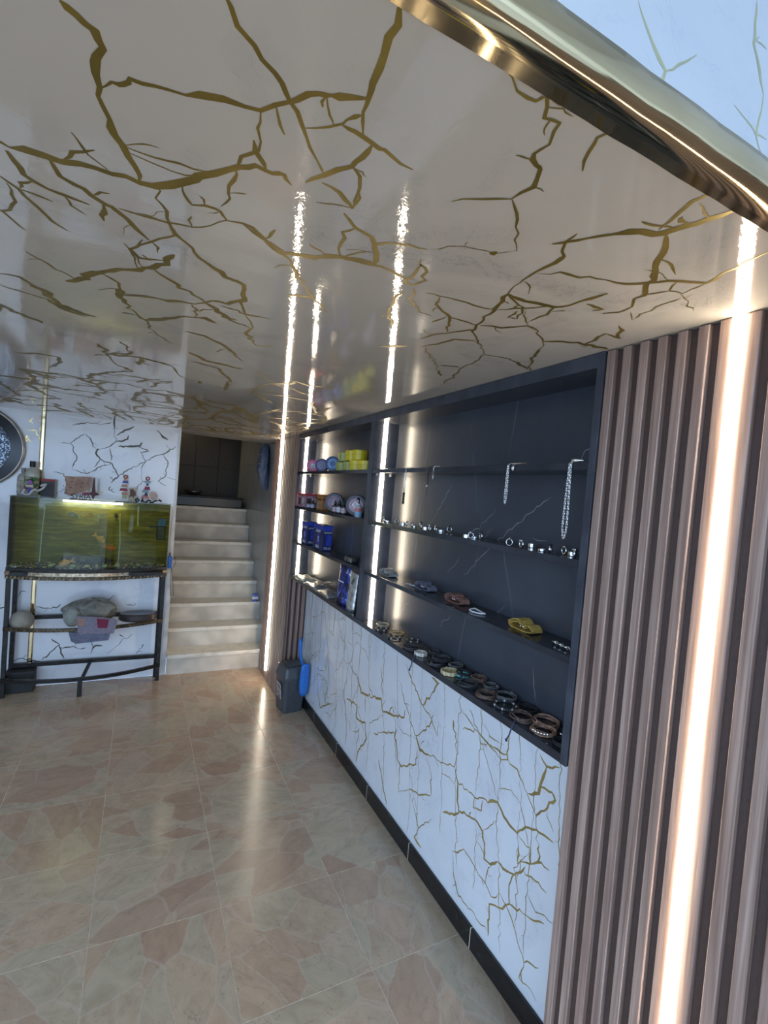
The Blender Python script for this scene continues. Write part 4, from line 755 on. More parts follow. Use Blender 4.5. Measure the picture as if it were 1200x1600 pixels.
ss = thing('star_ornament', (-.325, 4.20, ZL), 'maroon four-point star ornament with a tall spike on the lid', 'souvenir')
MB().prism([(-.325,ZL),(-.314,ZL+.034),(-.283,ZL+.045),(-.312,ZL+.062),(-.3215,ZL+.165),(-.3285,ZL+.165),(-.338,ZL+.062),(-.367,ZL+.045),(-.336,ZL+.034)], 4.197, 4.203, 'y').build('star', M_MAROON, ss)
# two hanging-tag souvenirs
def tagtower(x0, label, kinds, board, letters):
    t = thing('souvenir_tower', (x0+.03, 4.235, ZL), label, 'souvenir')
    z = ZL+.03
    for i, (nm, poly, col) in enumerate(kinds):
        MB().prism([(x0+a, z+b) for a, b in poly], 4.232, 4.238, 'y').build(nm, plain('souvenir_print_' + '%d_%d_%d' % tuple(int(q*99) for q in col), col, .5), t)
    MB().ring((x0+.0, 4.235, z+.165), .012, .005, 14, 6, 1, Matrix.Rotation(R(90),3,'X')).build('ring', plain('red_ring', (.35,.06,.06), .4), t, smooth=True)
    return t
up_ = lambda cx, cz, w_, h_: [(cx-w_/2,cz-h_/2),(cx+w_/2,cz-h_/2),(cx+w_/2*.7,cz+h_/2),(cx-w_/2*.7,cz+h_/2)]
t1 = tagtower(-.12, 'souvenir with coloured figures and a brown horse panel on the tank lid', [
    ('figure', up_(0,.125,.045,.02), (.10,.10,.40)), ('figure', up_(0,.145,.03,.018), (.55,.40,.25)), ('figure', up_(-.005,.095,.05,.02), (.50,.32,.22)),
    ('figure', up_(-.008,.065,.06,.022), (.35,.04,.08)), ('figure', up_(0,.035,.05,.02), (.55,.28,.16)), ('figure', up_(0,.01,.04,.03), (.45,.50,.28))], None, None)
MB().box(-.095,-.035,4.24,4.246,ZL,ZL+.112).build('panel', plain('cream_board', (.58,.52,.38), .5), t1)
MB().prism([(-.092,ZL+.03),(-.082,ZL+.06),(-.085,ZL+.10),(-.065,ZL+.105),(-.045,ZL+.085),(-.042,ZL+.05),(-.052,ZL+.055),(-.055,ZL+.03),(-.064,ZL+.045),(-.078,ZL+.045)], 4.2375, 4.2398, 'y').build('horse', plain('brown_print', (.14,.06,.04), .5), t1)
MB().box(-.18,-.03,4.22,4.25,ZL-.0005,ZL+.004).build('base', M_BLK, t1)
t2 = tagtower(.035, 'souvenir with blue figures above a dark Arabic word on the tank lid', [
    ('figure', up_(0,.135,.05,.014), (.25,.42,.52)), ('figure', up_(0,.118,.02,.016), (.05,.04,.15)), ('figure', up_(0,.088,.045,.026), (.33,.03,.12)),
    ('figure', up_(-.01,.062,.055,.018), (.20,.38,.45)), ('figure', up_(-.005,.04,.025,.025), (.04,.03,.08)), ('figure', up_(-.01,.018,.06,.02), (.55,.22,.18))], None, None)
MB().tube([(-.045,4.23,ZL+.02),(-.03,4.23,ZL+.035),(-.015,4.23,ZL+.02),(-.03,4.23,ZL+.006),(-.042,4.23,ZL+.018)], .006, 8).build('lettering', M_BLK, t2, smooth=True)
MB().tube([(.0,4.23,ZL+.008),(.008,4.23,ZL+.04),(.012,4.23,ZL+.01),(.035,4.23,ZL+.008),(.05,4.23,ZL+.025),(.065,4.23,ZL+.02),(.058,4.23,ZL+.007),(.08,4.23,ZL+.01),(.095,4.23,ZL+.022),(.115,4.23,ZL+.028)], .0065, 8).build('lettering', M_BLK, t2, smooth=True)
MB().tube([(.12,4.23,ZL+.032),(.145,4.23,ZL+.022)], .006, 8).build('lettering', M_BLK, t2)
MB().lathe([(.03,0),(.03,.005)], (.085,4.242,ZL+.06), 16, Matrix.Rotation(R(90),3,'X')).build('shell', plain('pinkish_shell', (.58,.42,.34), .5), t2)
# ------------------------------------------------------------------ beside the tank
bxp = thing('air_pump', (.243, 4.36, .93), 'small blue air pump box hung beside the aquarium', 'pump')
MB().box(.226,.258,4.34,4.385,.93,1.03).build('body', plain('blue_plastic', (.03,.16,.55), .35), bxp, bevel=.006)
MB().box(.232,.244,4.352,4.366,1.03,1.062).build('nozzle', M_BLK, bxp)
MB().tube([(.25,4.345,1.0),(.28,4.33,1.03),(.285,4.33,.98),(.26,4.33,.93),(.275,4.33,.80),(.285,4.335,.70),(.262,4.34,.70),(.258,4.36,.80),(.256,4.37,.93)], .0025, 6).build('cord', plain('grey_cord', (.10,.10,.10), .5), bxp, smooth=True)
# ------------------------------------------------------------------ things on the stand rails
def blob(name, parent, c, rad, mat, seed, amp=.15, nu=28, nv=14, squash=None):
    rr = random.Random(seed); ph = [rr.uniform(0,6.28) for _ in range(8)]
    mb = MB(); P = []
    for i in range(nv+1):
        th = math.pi*i/nv
        for j in range(nu):
            a = 2*math.pi*j/nu
            k = 1 + amp*(math.sin(3*a+ph[0]+2*th)*.5 + math.sin(5*a+ph[1]-3*th)*.35 + math.sin(9*a+ph[2]+4*th)*.25*math.sin(th))
            x, y, z = math.sin(th)*math.cos(a)*k, math.sin(th)*math.sin(a)*k, math.cos(th)*(1+amp*.4*math.sin(4*a+ph[3]))
            if squash and z < squash: z = squash + (z-squash)*.2
            P.append((c[0]+x*rad[0], c[1]+y*rad[1], c[2]+z*rad[2]))
    F = [(i*nu+j, i*nu+(j+1)%nu, (i+1)*nu+(j+1)%nu, (i+1)*nu+j) for i in range(nv) for j in range(nu)]
    return mb.add(P, F).build(name, mat, parent, smooth=True)
def cloth_mat(name, c1, c2, sc=12):
    m = bpy.data.materials.new(name); nt, nn, ll, bb = nodes_of(m)
    nz = noise(nt, geo_pos(nt), sc, 6, .65, 1.5)
    ll.new(ramp(nt, nz.outputs[0], [(.3,c1),(.7,c2)]), bb.inputs['Base Color']); bb.inputs['Roughness'].default_value = .9
    bump(nt, bb, nz.outputs[0], .7, .02)
    return m
sk = thing('crumpled_sack', (-.30, 4.27, .52), 'crumpled grey-green cloth bundle on the stand rails', 'cloth')
blob('bundle', sk, (-.29,4.275,.615), (.165,.085,.088), cloth_mat('grey_green_cloth', (.12,.115,.095), (.34,.33,.28)), 4, .32, 40, 20)
blob('fold', sk, (-.41,4.25,.575), (.065,.07,.075), cloth_mat('pale_green_cloth', (.30,.32,.28), (.42,.43,.38)), 9, .12)
tw = thing('folded_towel', (-.25, 4.15, .40), 'folded mauve towel with a red printed panel over the front rail', 'towel')
def sheet(poly3, thick, name, m, parent, dirn):
    d = Vector(dirn)*thick; n = len(poly3)
    P = [Vector(p) for p in poly3] + [Vector(p)+d for p in poly3]
    return MB().add(P, [tuple(range(n)), tuple(range(2*n-1,n-1,-1))] + [(i,n+i,n+(i+1)%n,(i+1)%n) for i in range(n)]).build(name, m, parent, bevel=.003)
M_MAUVE = cloth_mat('mauve_towel', (.22,.20,.26), (.34,.31,.37), 30)
M_NAVY = cloth_mat('slate_towel', (.12,.13,.20), (.24,.25,.33), 30)
sheet([(-.375,4.085,.62),(-.36,4.082,.50),(-.34,4.081,.482),(-.13,4.088,.475),(-.105,4.088,.57),(-.20,4.084,.60)], .022, 'upper_fold', M_MAUVE, tw, (0,1,0))
sheet([(-.42,4.092,.50),(-.40,4.092,.43),(-.365,4.092,.41),(-.16,4.092,.425),(-.15,4.094,.48),(-.34,4.092,.49)], .02, 'lower_fold', M_NAVY, tw, (0,1,0))
sheet([(-.365,4.11,.50),(-.12,4.11,.495),(-.12,4.18,.53),(-.36,4.18,.54)], .02, 'top_fold', M_MAUVE, tw, (0,0,1))
sheet([(-.245,4.0815,.597),(-.235,4.0805,.525),(-.175,4.0825,.52),(-.165,4.0825,.585)], .003, 'red_panel', cloth_mat('red_print', (.22,.02,.06), (.32,.05,.10), 60), tw, (0,1,0))
sheet([(-.37,4.0835,.605),(-.36,4.0805,.545),(-.32,4.0805,.545),(-.325,4.0815,.60)], .003, 'orange_panel', cloth_mat('orange_print', (.42,.24,.18), (.5,.32,.26), 60), tw, (0,1,0))
pl = thing('round_tray', (.025, 4.30, .56), 'flat dark brown round tray lying on the stand rails', 'tray')
MB().lathe([(.120,0),(.138,.012),(.140,.05),(.132,.06),(.02,.056)], (.03,4.275,.522), 32, Matrix.Diagonal((1,.62,1)) ).build('dish', plain('dark_brown_plastic', (.045,.034,.032), .35), pl, smooth=False, bevel=.004)
cu = thing('round_cushion', (-.72, 4.27, .50), 'cream round fabric bundle at the left end of the stand', 'cushion')
blob('cover', cu, (-.735,4.30,.545), (.075,.08,.075), cloth_mat('cream_fabric', (.36,.32,.25), (.48,.44,.36)), 12, .05)
sk2 = thing('dark_crate', (-.74, 4.33, 0), 'dark low box on the floor under the stand', 'box')
MB().box(-.82,-.64,4.29,4.40,.0,.16).build('body', plain('dark_crate', (.02,.02,.02), .6), sk2, bevel=.006)
# ------------------------------------------------------------------ round wall disc
dc = thing('wall_disc', (-1.09, 4.36, 1.80), 'large round black wall disc with silver rim and glittering centre', 'wall decoration')
ry = Matrix.Rotation(R(90),3,'X')
MB().lathe([(.298,0),(.300,.03),(.292,.045),(.284,.045),(.28,.038)], (-1.09,YB-.001,1.80), 64, ry).build('rim', plain('dull_silver', (.45,.42,.38), .3, .8, .2, 20), dc, smooth=True)
MB().lathe([(.282,0),(.282,.040),(.215,.046)], (-1.09,YB-.001,1.80), 64, ry).build('face', plain('black_gloss', (.012,.011,.014), .2), dc)
M_GLIT = bpy.data.materials.new('glitter'); nt, nn, ll, bb = nodes_of(M_GLIT)
vo = N(nt, 'ShaderNodeTexVoronoi'); vo.inputs['Scale'].default_value = 130; ll.new(geo_pos(nt), vo.inputs['Vector'])
sc_ = N(nt, 'ShaderNodeSeparateColor'); ll.new(vo.outputs['Color'], sc_.inputs[0])
ll.new(ramp(nt, sc_.outputs[0], [(.3,(.03,.05,.08)),(.6,(.16,.22,.30)),(.85,(.7,.76,.85))]), bb.inputs['Base Color']); bb.inputs['Roughness'].default_value = .35; bb.inputs['Metallic'].default_value = .4
MB().lathe([(.215,.0),(.215,.050),(.20,.053),(.001,.055)], (-1.09,YB-.001,1.80), 48, ry).build('glitter_centre', M_GLIT, dc)

# ================================================================== THINGS ON THE CABINET SHELVES
def sideways(x=0): return Matrix.Rotation(R(-90),3,'Y')
def tin_on_edge(y, x, z, r, d, rimc, facec, dotc, label, tilt=0, nm='round_tin'):
    """a round tin standing on its rim, face towards the room and a little to the camera"""
    t = thing(nm, (x, y, z), label, 'tin', 'tins and jars on the shelves')
    m = Matrix.Rotation(R(tilt),3,'Z') @ Matrix.Rotation(R(-90),3,'Y')
    c_ = Vector((x, y, z+r))
    MB().lathe([(r*.94,-d/2),(r,-d/2+.004),(r,d/2-.004),(r*.94,d/2)], c_, 28, m).build('body', plain('tin_'+rimc[0], rimc[1], .35), t, smooth=False)
    MB().lathe([(r*.68,d/2-.001),(r*.68,d/2+.0012),(r*.4,d/2+.0016)], c_, 28, m).build('lid_print', plain('tin_'+facec[0], facec[1], .35, 0, .3, 50), t)
    MB().lathe([(r*.36,d/2),(r*.36,d/2+.0022),(r*.02,d/2+.0025)], c_, 20, m).build('emblem', plain('tin_'+dotc[0], dotc[1], .35, 0, .4, 70), t)
    return t
Z1, Z2, Z3, Z4 = ST[3]+.0005, ST[2]+.0005, ST[1]+.0005, ST[0]+.0005
tin_on_edge(3.40, 1.115, Z1, .046, .05, ('pink',(.75,.10,.25)), ('pinkl',(.80,.30,.42)), ('white',(.75,.72,.78)), 'hot pink tin with white emblem on the top shelf', 58)
tin_on_edge(3.21, 1.115, Z1, .046, .05, ('indigo',(.06,.05,.20)), ('violet',(.28,.25,.50)), ('grey',(.30,.30,.36)), 'dark violet tin beside the hot pink one', 58)
tin_on_edge(2.99, 1.115, Z1, .050, .06, ('navy',(.03,.06,.20)), ('sky',(.20,.36,.65)), ('blue',(.07,.12,.35)), 'navy blue tin with light blue face beside the yellow jars', 58)
def jar(y, x, z, r, h, col, label):
    t = thing('cosmetic_jar', (x, y, z), label, 'jar', 'yellow jars on the top shelf')
    m = plain('jar_%d_%d' % (col[0]*99, col[1]*99), col, .25)
    MB().lathe([(r*.93,0),(r,.004),(r,h*.55),(r*.96,h*.58)], (x,y,z), 20).build('pot', m, t, smooth=False)
    MB().lathe([(r*1.04,h*.58),(r*1.04,h*.95),(r*.98,h)], (x,y,z), 20).build('lid', m, t)
OL, YE = (.45,.47,.10), (.85,.68,.03)
jar(2.82, 1.115, Z1, .043, .055, OL, 'olive green jar, leftmost of the bottom row of jars')
jar(2.70, 1.115, Z1, .043, .055, OL, 'olive green jar, second of the bottom row of jars')
jar(2.59, 1.115, Z1, .046, .060, YE, 'bright yellow jar, third of the bottom row of jars')
jar(2.47, 1.115, Z1, .046, .055, YE, 'bright yellow jar at the right end of the bottom row')
jar(2.79, 1.115, Z1+.0605, .043, .055, OL, 'olive jar stacked on top of the jar pile')
jar(2.66, 1.115, Z1+.0605, .046, .060, YE, 'bright yellow jar stacked in the middle of the pile')
jar(2.56, 1.115, Z1+.0605, .046, .058, YE, 'bright yellow jar stacked at the right of the pile')
# second shelf, left bay
def carton(name, x0, x1, y0, y1, z, h, mat, label, cat='box', lid=None, prints=()):
    t = thing(name, ((x0+x1)/2, (y0+y1)/2, z), label, cat)
    MB().box(x0, x1, y0, y1, z, z+h).build('carton', mat, t, bevel=.002)
    if lid: MB().box(x0-.003, x1+.003, y0-.003, y1+.003, z+h+.0005, z+h+lid[0]).build('lid', lid[1], t, bevel=.002)
    for (nm, a, b, c_, d, m) in prints:      # on the room-facing side: fractions of length and height
        MB().box(x0-.0015, x0-.0002, y1-(y1-y0)*b, y1-(y1-y0)*a, z+h*c_, z+h*d).build(nm, m, t)
    for (nm, a, b, c_, d, m) in prints:
        MB().box(x0+(x1-x0)*a, x0+(x1-x0)*b, y0-.0015, y0-.0002, z+h*c_, z+h*d).build(nm, m, t)
    return t
carton('gift_box', 1.062, 1.152, 3.38, 3.565, Z2, .088, plain('rose_print', (.42,.22,.26), .4, 0, .4, 60), 'rose printed box with a red lid at the far end', lid=(.014, plain('red_lid', (.55,.05,.07), .4)), prints=[('print', .15,.5,.2,.75, plain('dark_floral', (.10,.05,.07), .5, 0, .5, 80)), ('print',.6,.9,.3,.8, plain('white_floral', (.6,.55,.55), .5, 0, .4, 80))])
carton('card_box', 1.09, 1.16, 3.09, 3.20, Z2, .105, plain('orange_card', (.50,.20,.05), .4), 'orange box with dark print on the second shelf', prints=[('print',.1,.9,.62,.72, plain('dark_band', (.06,.03,.02), .5)), ('print',.2,.8,.12,.5, plain('brown_swirl', (.35,.28,.20), .5, 0, .6, 60))])
tin_on_edge(2.93, 1.12, Z2, .062, .04, ('charcoal',(.07,.06,.08)), ('mauve',(.28,.14,.20)), ('mauve2',(.40,.30,.34)), 'round charcoal tin with mauve face behind the small bottles', 58)
tin_on_edge(2.57, 1.12, Z2, .062, .04, ('charcoal',(.07,.06,.08)), ('rose',(.45,.30,.36)), ('pale',(.72,.62,.66)), 'round charcoal tin with pale rose face near the divider', 58)
def dropper(y, x, z, h, r, label, body, lab):
    t = thing('small_bottle', (x, y, z), label, 'bottle', 'small bottles on the second shelf')
    MB().lathe([(r*.9,0),(r,.003),(r,h*.55),(r*.45,h*.66),(r*.42,h*.70)], (x,y,z), 14).build('body', body, t, smooth=False)
    MB().lathe([(r*.5,h*.70),(r*.5,h*.85),(r*.22,h*.88),(r*.18,h)], (x,y,z), 12).build('cap', M_BLK, t)
    MB().lathe([(r*1.03,h*.10),(r*1.03,h*.45)], (x,y,z), 14).build('label', lab, t)
DB = plain('dark_glass', (.03,.02,.035), .15); LA = plain('lilac_label', (.42,.40,.52), .5, 0, .4, 80); LP = plain('pink_label', (.62,.45,.48), .5, 0, .4, 80)
dropper(3.40, 1.075, Z2, .062, .017, 'small dark bottle in front of the rose box, leftmost', DB, LA)
dropper(3.32, 1.075, Z2, .062, .017, 'small dark bottle in front of the rose box, middle', DB, LA)
dropper(3.245, 1.080, Z2, .066, .019, 'small dark bottle between the rose box and orange box', DB, LA)
dropper(2.82, 1.085, Z2, .080, .017, 'small bottle with pink label beside the charcoal tin', DB, LP)
dropper(2.75, 1.085, Z2, .088, .018, 'small bottle with white label between the two round tins', DB, plain('white_label', (.65,.65,.68), .5, 0, .3, 80))
dropper(2.685, 1.090, Z2, .080, .017, 'small bottle with pink label left of the rose tin', DB, LP)
sp = thing('spray_bottle', (1.085, 2.455, Z2), 'small spray bottle with blue and red label by the divider', 'bottle')
MB().lathe([(.018,0),(.020,.004),(.020,.055),(.008,.068),(.008,.074)], (1.085,2.455,Z2), 14).build('body', plain('clear_pale', (.55,.57,.60), .2), sp)
MB().lathe([(.0206,.006),(.0206,.03)], (1.085,2.455,Z2), 14).build('blue_label', plain('cyan_label', (.25,.45,.62), .5), sp)
MB().lathe([(.0206,.03),(.0206,.052)], (1.085,2.455,Z2), 14).build('red_label', plain('rose_label', (.62,.22,.22), .5), sp)
MB().tube([(1.085,2.455,Z2+.074),(1.085,2.455,Z2+.09),(1.075,2.44,Z2+.105),(1.062,2.43,Z2+.10)], .005, 8).build('nozzle', M_BLK, sp)
MB().tube([(1.083,2.452,Z2+.088),(1.07,2.46,Z2+.10)], .003, 6).build('trigger', M_WHITE, sp)
# third shelf, left bay: two tall blue boxes
NV = plain('navy_card', (.018,.025,.11), .35, 0, .2, 30); RB = plain('royal_print', (.03,.06,.42), .3, 0, .25, 60); WP = plain('white_print', (.70,.72,.78), .5)
def blue_box(y0, y1, h, label):
    t = thing('product_box', (1.10, (y0+y1)/2, Z3), label, 'box')
    MB().box(1.072, 1.142, y0, y1, Z3, Z3+h).build('carton', NV, t, bevel=.001)
    MB().box(1.070, 1.0718, y0+.002, y1-.002, Z3+h*.80, Z3+h-.001).build('top_band', RB, t)
    MB().box(1.074, 1.140, y0-.0018, y0-.0002, Z3+h*.80, Z3+h-.001).build('top_band', RB, t)
    yc = y0+(y1-y0)*.42
    MB().lathe([(.019,0),(.019,.001)], (0,0,0), 3) if False else None
    MB().prism([(yc-.022, Z3+h*.22),(yc+.022, Z3+h*.22),(yc+.022, Z3+h*.60),(yc+.016, Z3+h*.64),(yc-.016, Z3+h*.64),(yc-.022, Z3+h*.60)], 1.0705, 1.0718, 'x').build('bottle_print', RB, t)
    MB().prism([(1.100, Z3+h*.22),(1.134, Z3+h*.22),(1.134, Z3+h*.60),(1.128, Z3+h*.64),(1.106, Z3+h*.64),(1.100, Z3+h*.60)], y0-.0016, y0-.0002, 'y').build('bottle_print', RB, t)
    text_obj('LENOVI', .026, t, (1.0715, (y0+y1)/2, Z3+h*.69), (0,-1,0), (0,0,1), WP)
    text_obj('GILLE', .028, t, (1.0715, (y0+y1)/2, Z3+h*.07), (0,-1,0), (0,0,1), WP)
    text_obj('GILLE', .020, t, (1.107, y0-.0018, Z3+h*.07), (1,0,0), (0,0,1), WP)
    text_obj('LENOVI', .016, t, (1.107, y0-.0018, Z3+h*.69), (1,0,0), (0,0,1), WP)
    for k in range(3):
        MB().box(1.0698, 1.0705, yc-.014, yc+.014, Z3+h*(.33+.08*k), Z3+h*(.33+.08*k)+.006).build('printed_line', WP, t)
blue_box(3.30, 3.425, .165, 'tall navy product box in front of the light strip')
blue_box(2.97, 3.16, .168, 'wide navy product box with royal blue top, nearer the divider')
bl = thing('coiled_belt', (1.10, 2.52, Z3), 'small grey coiled strap on the shelf by the divider', 'belt')
MB().ring((1.10,2.53,Z3+.016), .036, .008, 24, 8, 2.0, Matrix.Diagonal((.9,1.3,1))).build('coil', plain('dark_grey_leather', (.06,.06,.06), .4), bl, smooth=True)
MB().box(1.065,1.078,2.46,2.53,Z3+.004,Z3+.03).build('buckle', plain('dull_steel', (.30,.30,.29), .35, .8), bl, bevel=.002)
# bottom board, left bay: packets and pouches
def packet(name, c_, L, W, Hh_, rz, mat, label, cat='packet', seed=0):
    t = thing(name, (c_[0], c_[1], c_[2]), label, cat)
    rr = random.Random(seed); nu, nv = 12, 8; P = []
    m = Matrix.Rotation(R(rz),3,'Z')
    for top in (1, 0):
        for i in range(nu+1):
            for j in range(nv+1):
                u, v = i/nu*2-1, j/nv*2-1
                e = max(0, 1-u**4)*max(0, 1-v**4)
                z = (Hh_*e*(.75+.25*math.sin(5*u+seed)*math.cos(4*v)) + rr.uniform(0,.0022)) if top else 0
                p = m @ Vector((u*L/2, v*W/2, 0)); P.append((c_[0]+p.x, c_[1]+p.y, c_[2]+.0005+z+ (.001 if top else 0)))
    nn_ = (nu+1)*(nv+1); F = []
    for i in range(nu):
        for j in range(nv):
            a = i*(nv+1)+j
            F.append((a, a+nv+1, a+nv+2, a+1)); F.append((nn_+a+1, nn_+a+nv+2, nn_+a+nv+1, nn_+a))
    bd = [i*(nv+1) for i in range(nu+1)] + [nu*(nv+1)+j for j in range(1,nv+1)] + [i*(nv+1)+nv for i in range(nu-1,-1,-1)] + [j for j in range(nv-1,0,-1)]
    for a, b in zip(bd, bd[1:]+bd[:1]): F.append((a, nn_+a, nn_+b, b))
    MB().add(P, F).build('pouch', mat, t, smooth=True)
    return t
FOIL = plain('silver_foil', (.62,.62,.60), .28, .7, .45, 40)
p1 = packet('foil_packet', (1.115,3.40,Z4), .12, .24, .022, 0, plain('cream_packet', (.62,.62,.50), .4, .2, .3, 60), 'cream foil packet lying at the far end of the bottom shelf', seed=1)
p2 = packet('foil_packet', (1.115,3.12,Z4), .125, .24, .024, 0, FOIL, 'silver foil packet in the middle of the three packets', seed=2)
p3 = packet('foil_packet', (1.112,2.86,Z4), .12, .22, .026, 0, FOIL, 'silver foil packet with black print nearest the blue pouch', seed=3)
def upright(name, x, y0, y1, h, mat, label, seed, thick=.03):
    t = thing(name, (x, (y0+y1)/2, Z4), label, 'pouch')
    nu, nv = 10, 14; P = []; rr = random.Random(seed)
    for side in (-1, 1):
        for i in range(nu+1):
            for j in range(nv+1):
                u, v = i/nu, j/nv
                th = thick*(1-v*.85)*(1-(2*u-1)**4)*.5 + .001 + rr.uniform(0,.003)
                P.append((x + side*th + .012*v, y0+(y1-y0)*u, Z4+h*v))
    nn_ = (nu+1)*(nv+1); F = []
    for i in range(nu):
        for j in range(nv):
            a = i*(nv+1)+j
            F.append((a, a+1, a+nv+2, a+nv+1)); F.append((nn_+a, nn_+a+nv+1, nn_+a+nv+2, nn_+a+1))
    bd = [i*(nv+1) for i in range(nu+1)] + [nu*(nv+1)+j for j in range(1,nv+1)] + [i*(nv+1)+nv for i in range(nu-1,-1,-1)] + [j for j in range(nv-1,0,-1)]
    for a, b in zip(bd, bd[1:]+bd[:1]): F.append((a, b, nn_+b, nn_+a))
    MB().add(P, F).build('pouch', mat, t, smooth=True)
    return t
M_BPOUCH = bpy.data.materials.new('blue_foil'); nt, nn, ll, bb = nodes_of(M_BPOUCH)
nz = noise(nt, geo_pos(nt), 22, 3, .5, 1.0)
ll.new(ramp(nt, nz.outputs[0], [(.4,(.015,.015,.03)),(.5,(.03,.05,.30)),(.62,(.05,.10,.45)),(.70,(.6,.65,.75))]), bb.inputs['Base Color']); bb.inputs['Roughness'].default_value = .2; bb.inputs['Metallic'].default_value = .3
u1 = upright('blue_pouch', 1.095, 2.54, 2.70, .225, M_BPOUCH, 'glossy blue and black stand-up pouch by the divider', 5)
MB().box(1.078,1.079,2.57,2.66,Z4+.13,Z4+.137).build('printed_line', WP, u1)
u2 = upright('silver_pouch', 1.085, 2.405, 2.51, .215, FOIL, 'silver stand-up pouch with a script letter R beside the blue pouch', 6)
text_obj('R', .045, u2, (1.0755, 2.44, Z4+.15), (0,-1,0), (.25,0,1), M_BLK)

# ------------------------------------------------------------------ jewellery, right bay
ORD = ['first','second','third','fourth','fifth','sixth','seventh','eighth','ninth','tenth','eleventh','twelfth','thirteenth','fourteenth','fifteenth','sixteenth','seventeenth','eighteenth','nineteenth','twentieth','twenty-first','twenty-second','twenty-third','twenty-fourth','twenty-fifth']
RINGS = [(.966,1.913),(1.005,1.936),(.996,1.832),(.986,1.758),(.975,1.71),(.967,1.664),(.992,1.676),(1.019,1.667),(.984,1.574),(.965,1.53),(.983,1.501),(1.017,1.515),(1.052,1.511),(.942,1.3),(.961,1.292),(.999,1.289),(1.008,1.277),
 (.973,1.089),(.984,1.048),(1.048,1.071),(.999,.981),(.987,.942),(1.014,.918),(1.017,.901),(.984,.856)]
pts = sorted([(max(1.068, min(1.168, x*1.095)), min(2.2, max(.90, y*1.095))) for x, y in RINGS], key=lambda p: -p[1])
for i in range(1, len(pts)):            # keep neighbours apart
    if abs(pts[i][1]-pts[i-1][1]) < .026 and abs(pts[i][0]-pts[i-1][0]) < .024: pts[i] = (pts[i][0], pts[i-1][1]-.027)
BLKST = plain('black_stone_inlay', (.012,.012,.014), .12); STEEL = plain('bright_steel', (.86,.86,.86), .14, 1.0, .05, 60)
for i, (x, y) in enumerate(pts):
    kind = i % 5
    t = thing('finger_ring', (x, y, Z2), '%s finger ring from the lit end of the ring shelf' % ORD[i] + ([', plain silver band',', silver with black stone',', thin arched silver',', wide polished cuff',', silver with square top'][kind]), 'ring', 'silver rings on the second shelf')
    r = .0105
    if kind in (0, 3):      # lying band
        h = .008 if kind == 0 else .013
        MB().lathe([(r,0),(r+.0018,.0008),(r+.0018,h-.0008),(r,h),(r-.0012,h),(r-.0012,0)], (x,y,Z2+.0002), 20).build('band', STEEL if kind == 3 else M_CHROME, t, smooth=False)
    else:                    # standing on its rim with a bezel
        m = Matrix.Rotation(R(35+40*(i%3)),3,'Z') @ Matrix.Rotation(R(90),3,'X')
        MB().ring((x,y,Z2+r+.002), r, .002, 20, 6, 1.6, m).build('band', M_CHROME, t, smooth=True)
        if kind == 1: MB().ell((x,y,Z2+2*r+.003), (.007,.007,.004), 10, 6).build('stone', BLKST, t, smooth=True)
        if kind == 4: MB().box(x-.006,x+.006,y-.006,y+.006,Z2+2*r,Z2+2*r+.005).build('square_top', STEEL, t, bevel=.001)
        if kind == 2: MB().lathe([(.006,0),(.0045,.004),(.001,.007)], (x,y,Z2+2*r+.0005), 6).build('crown', STEEL, t)
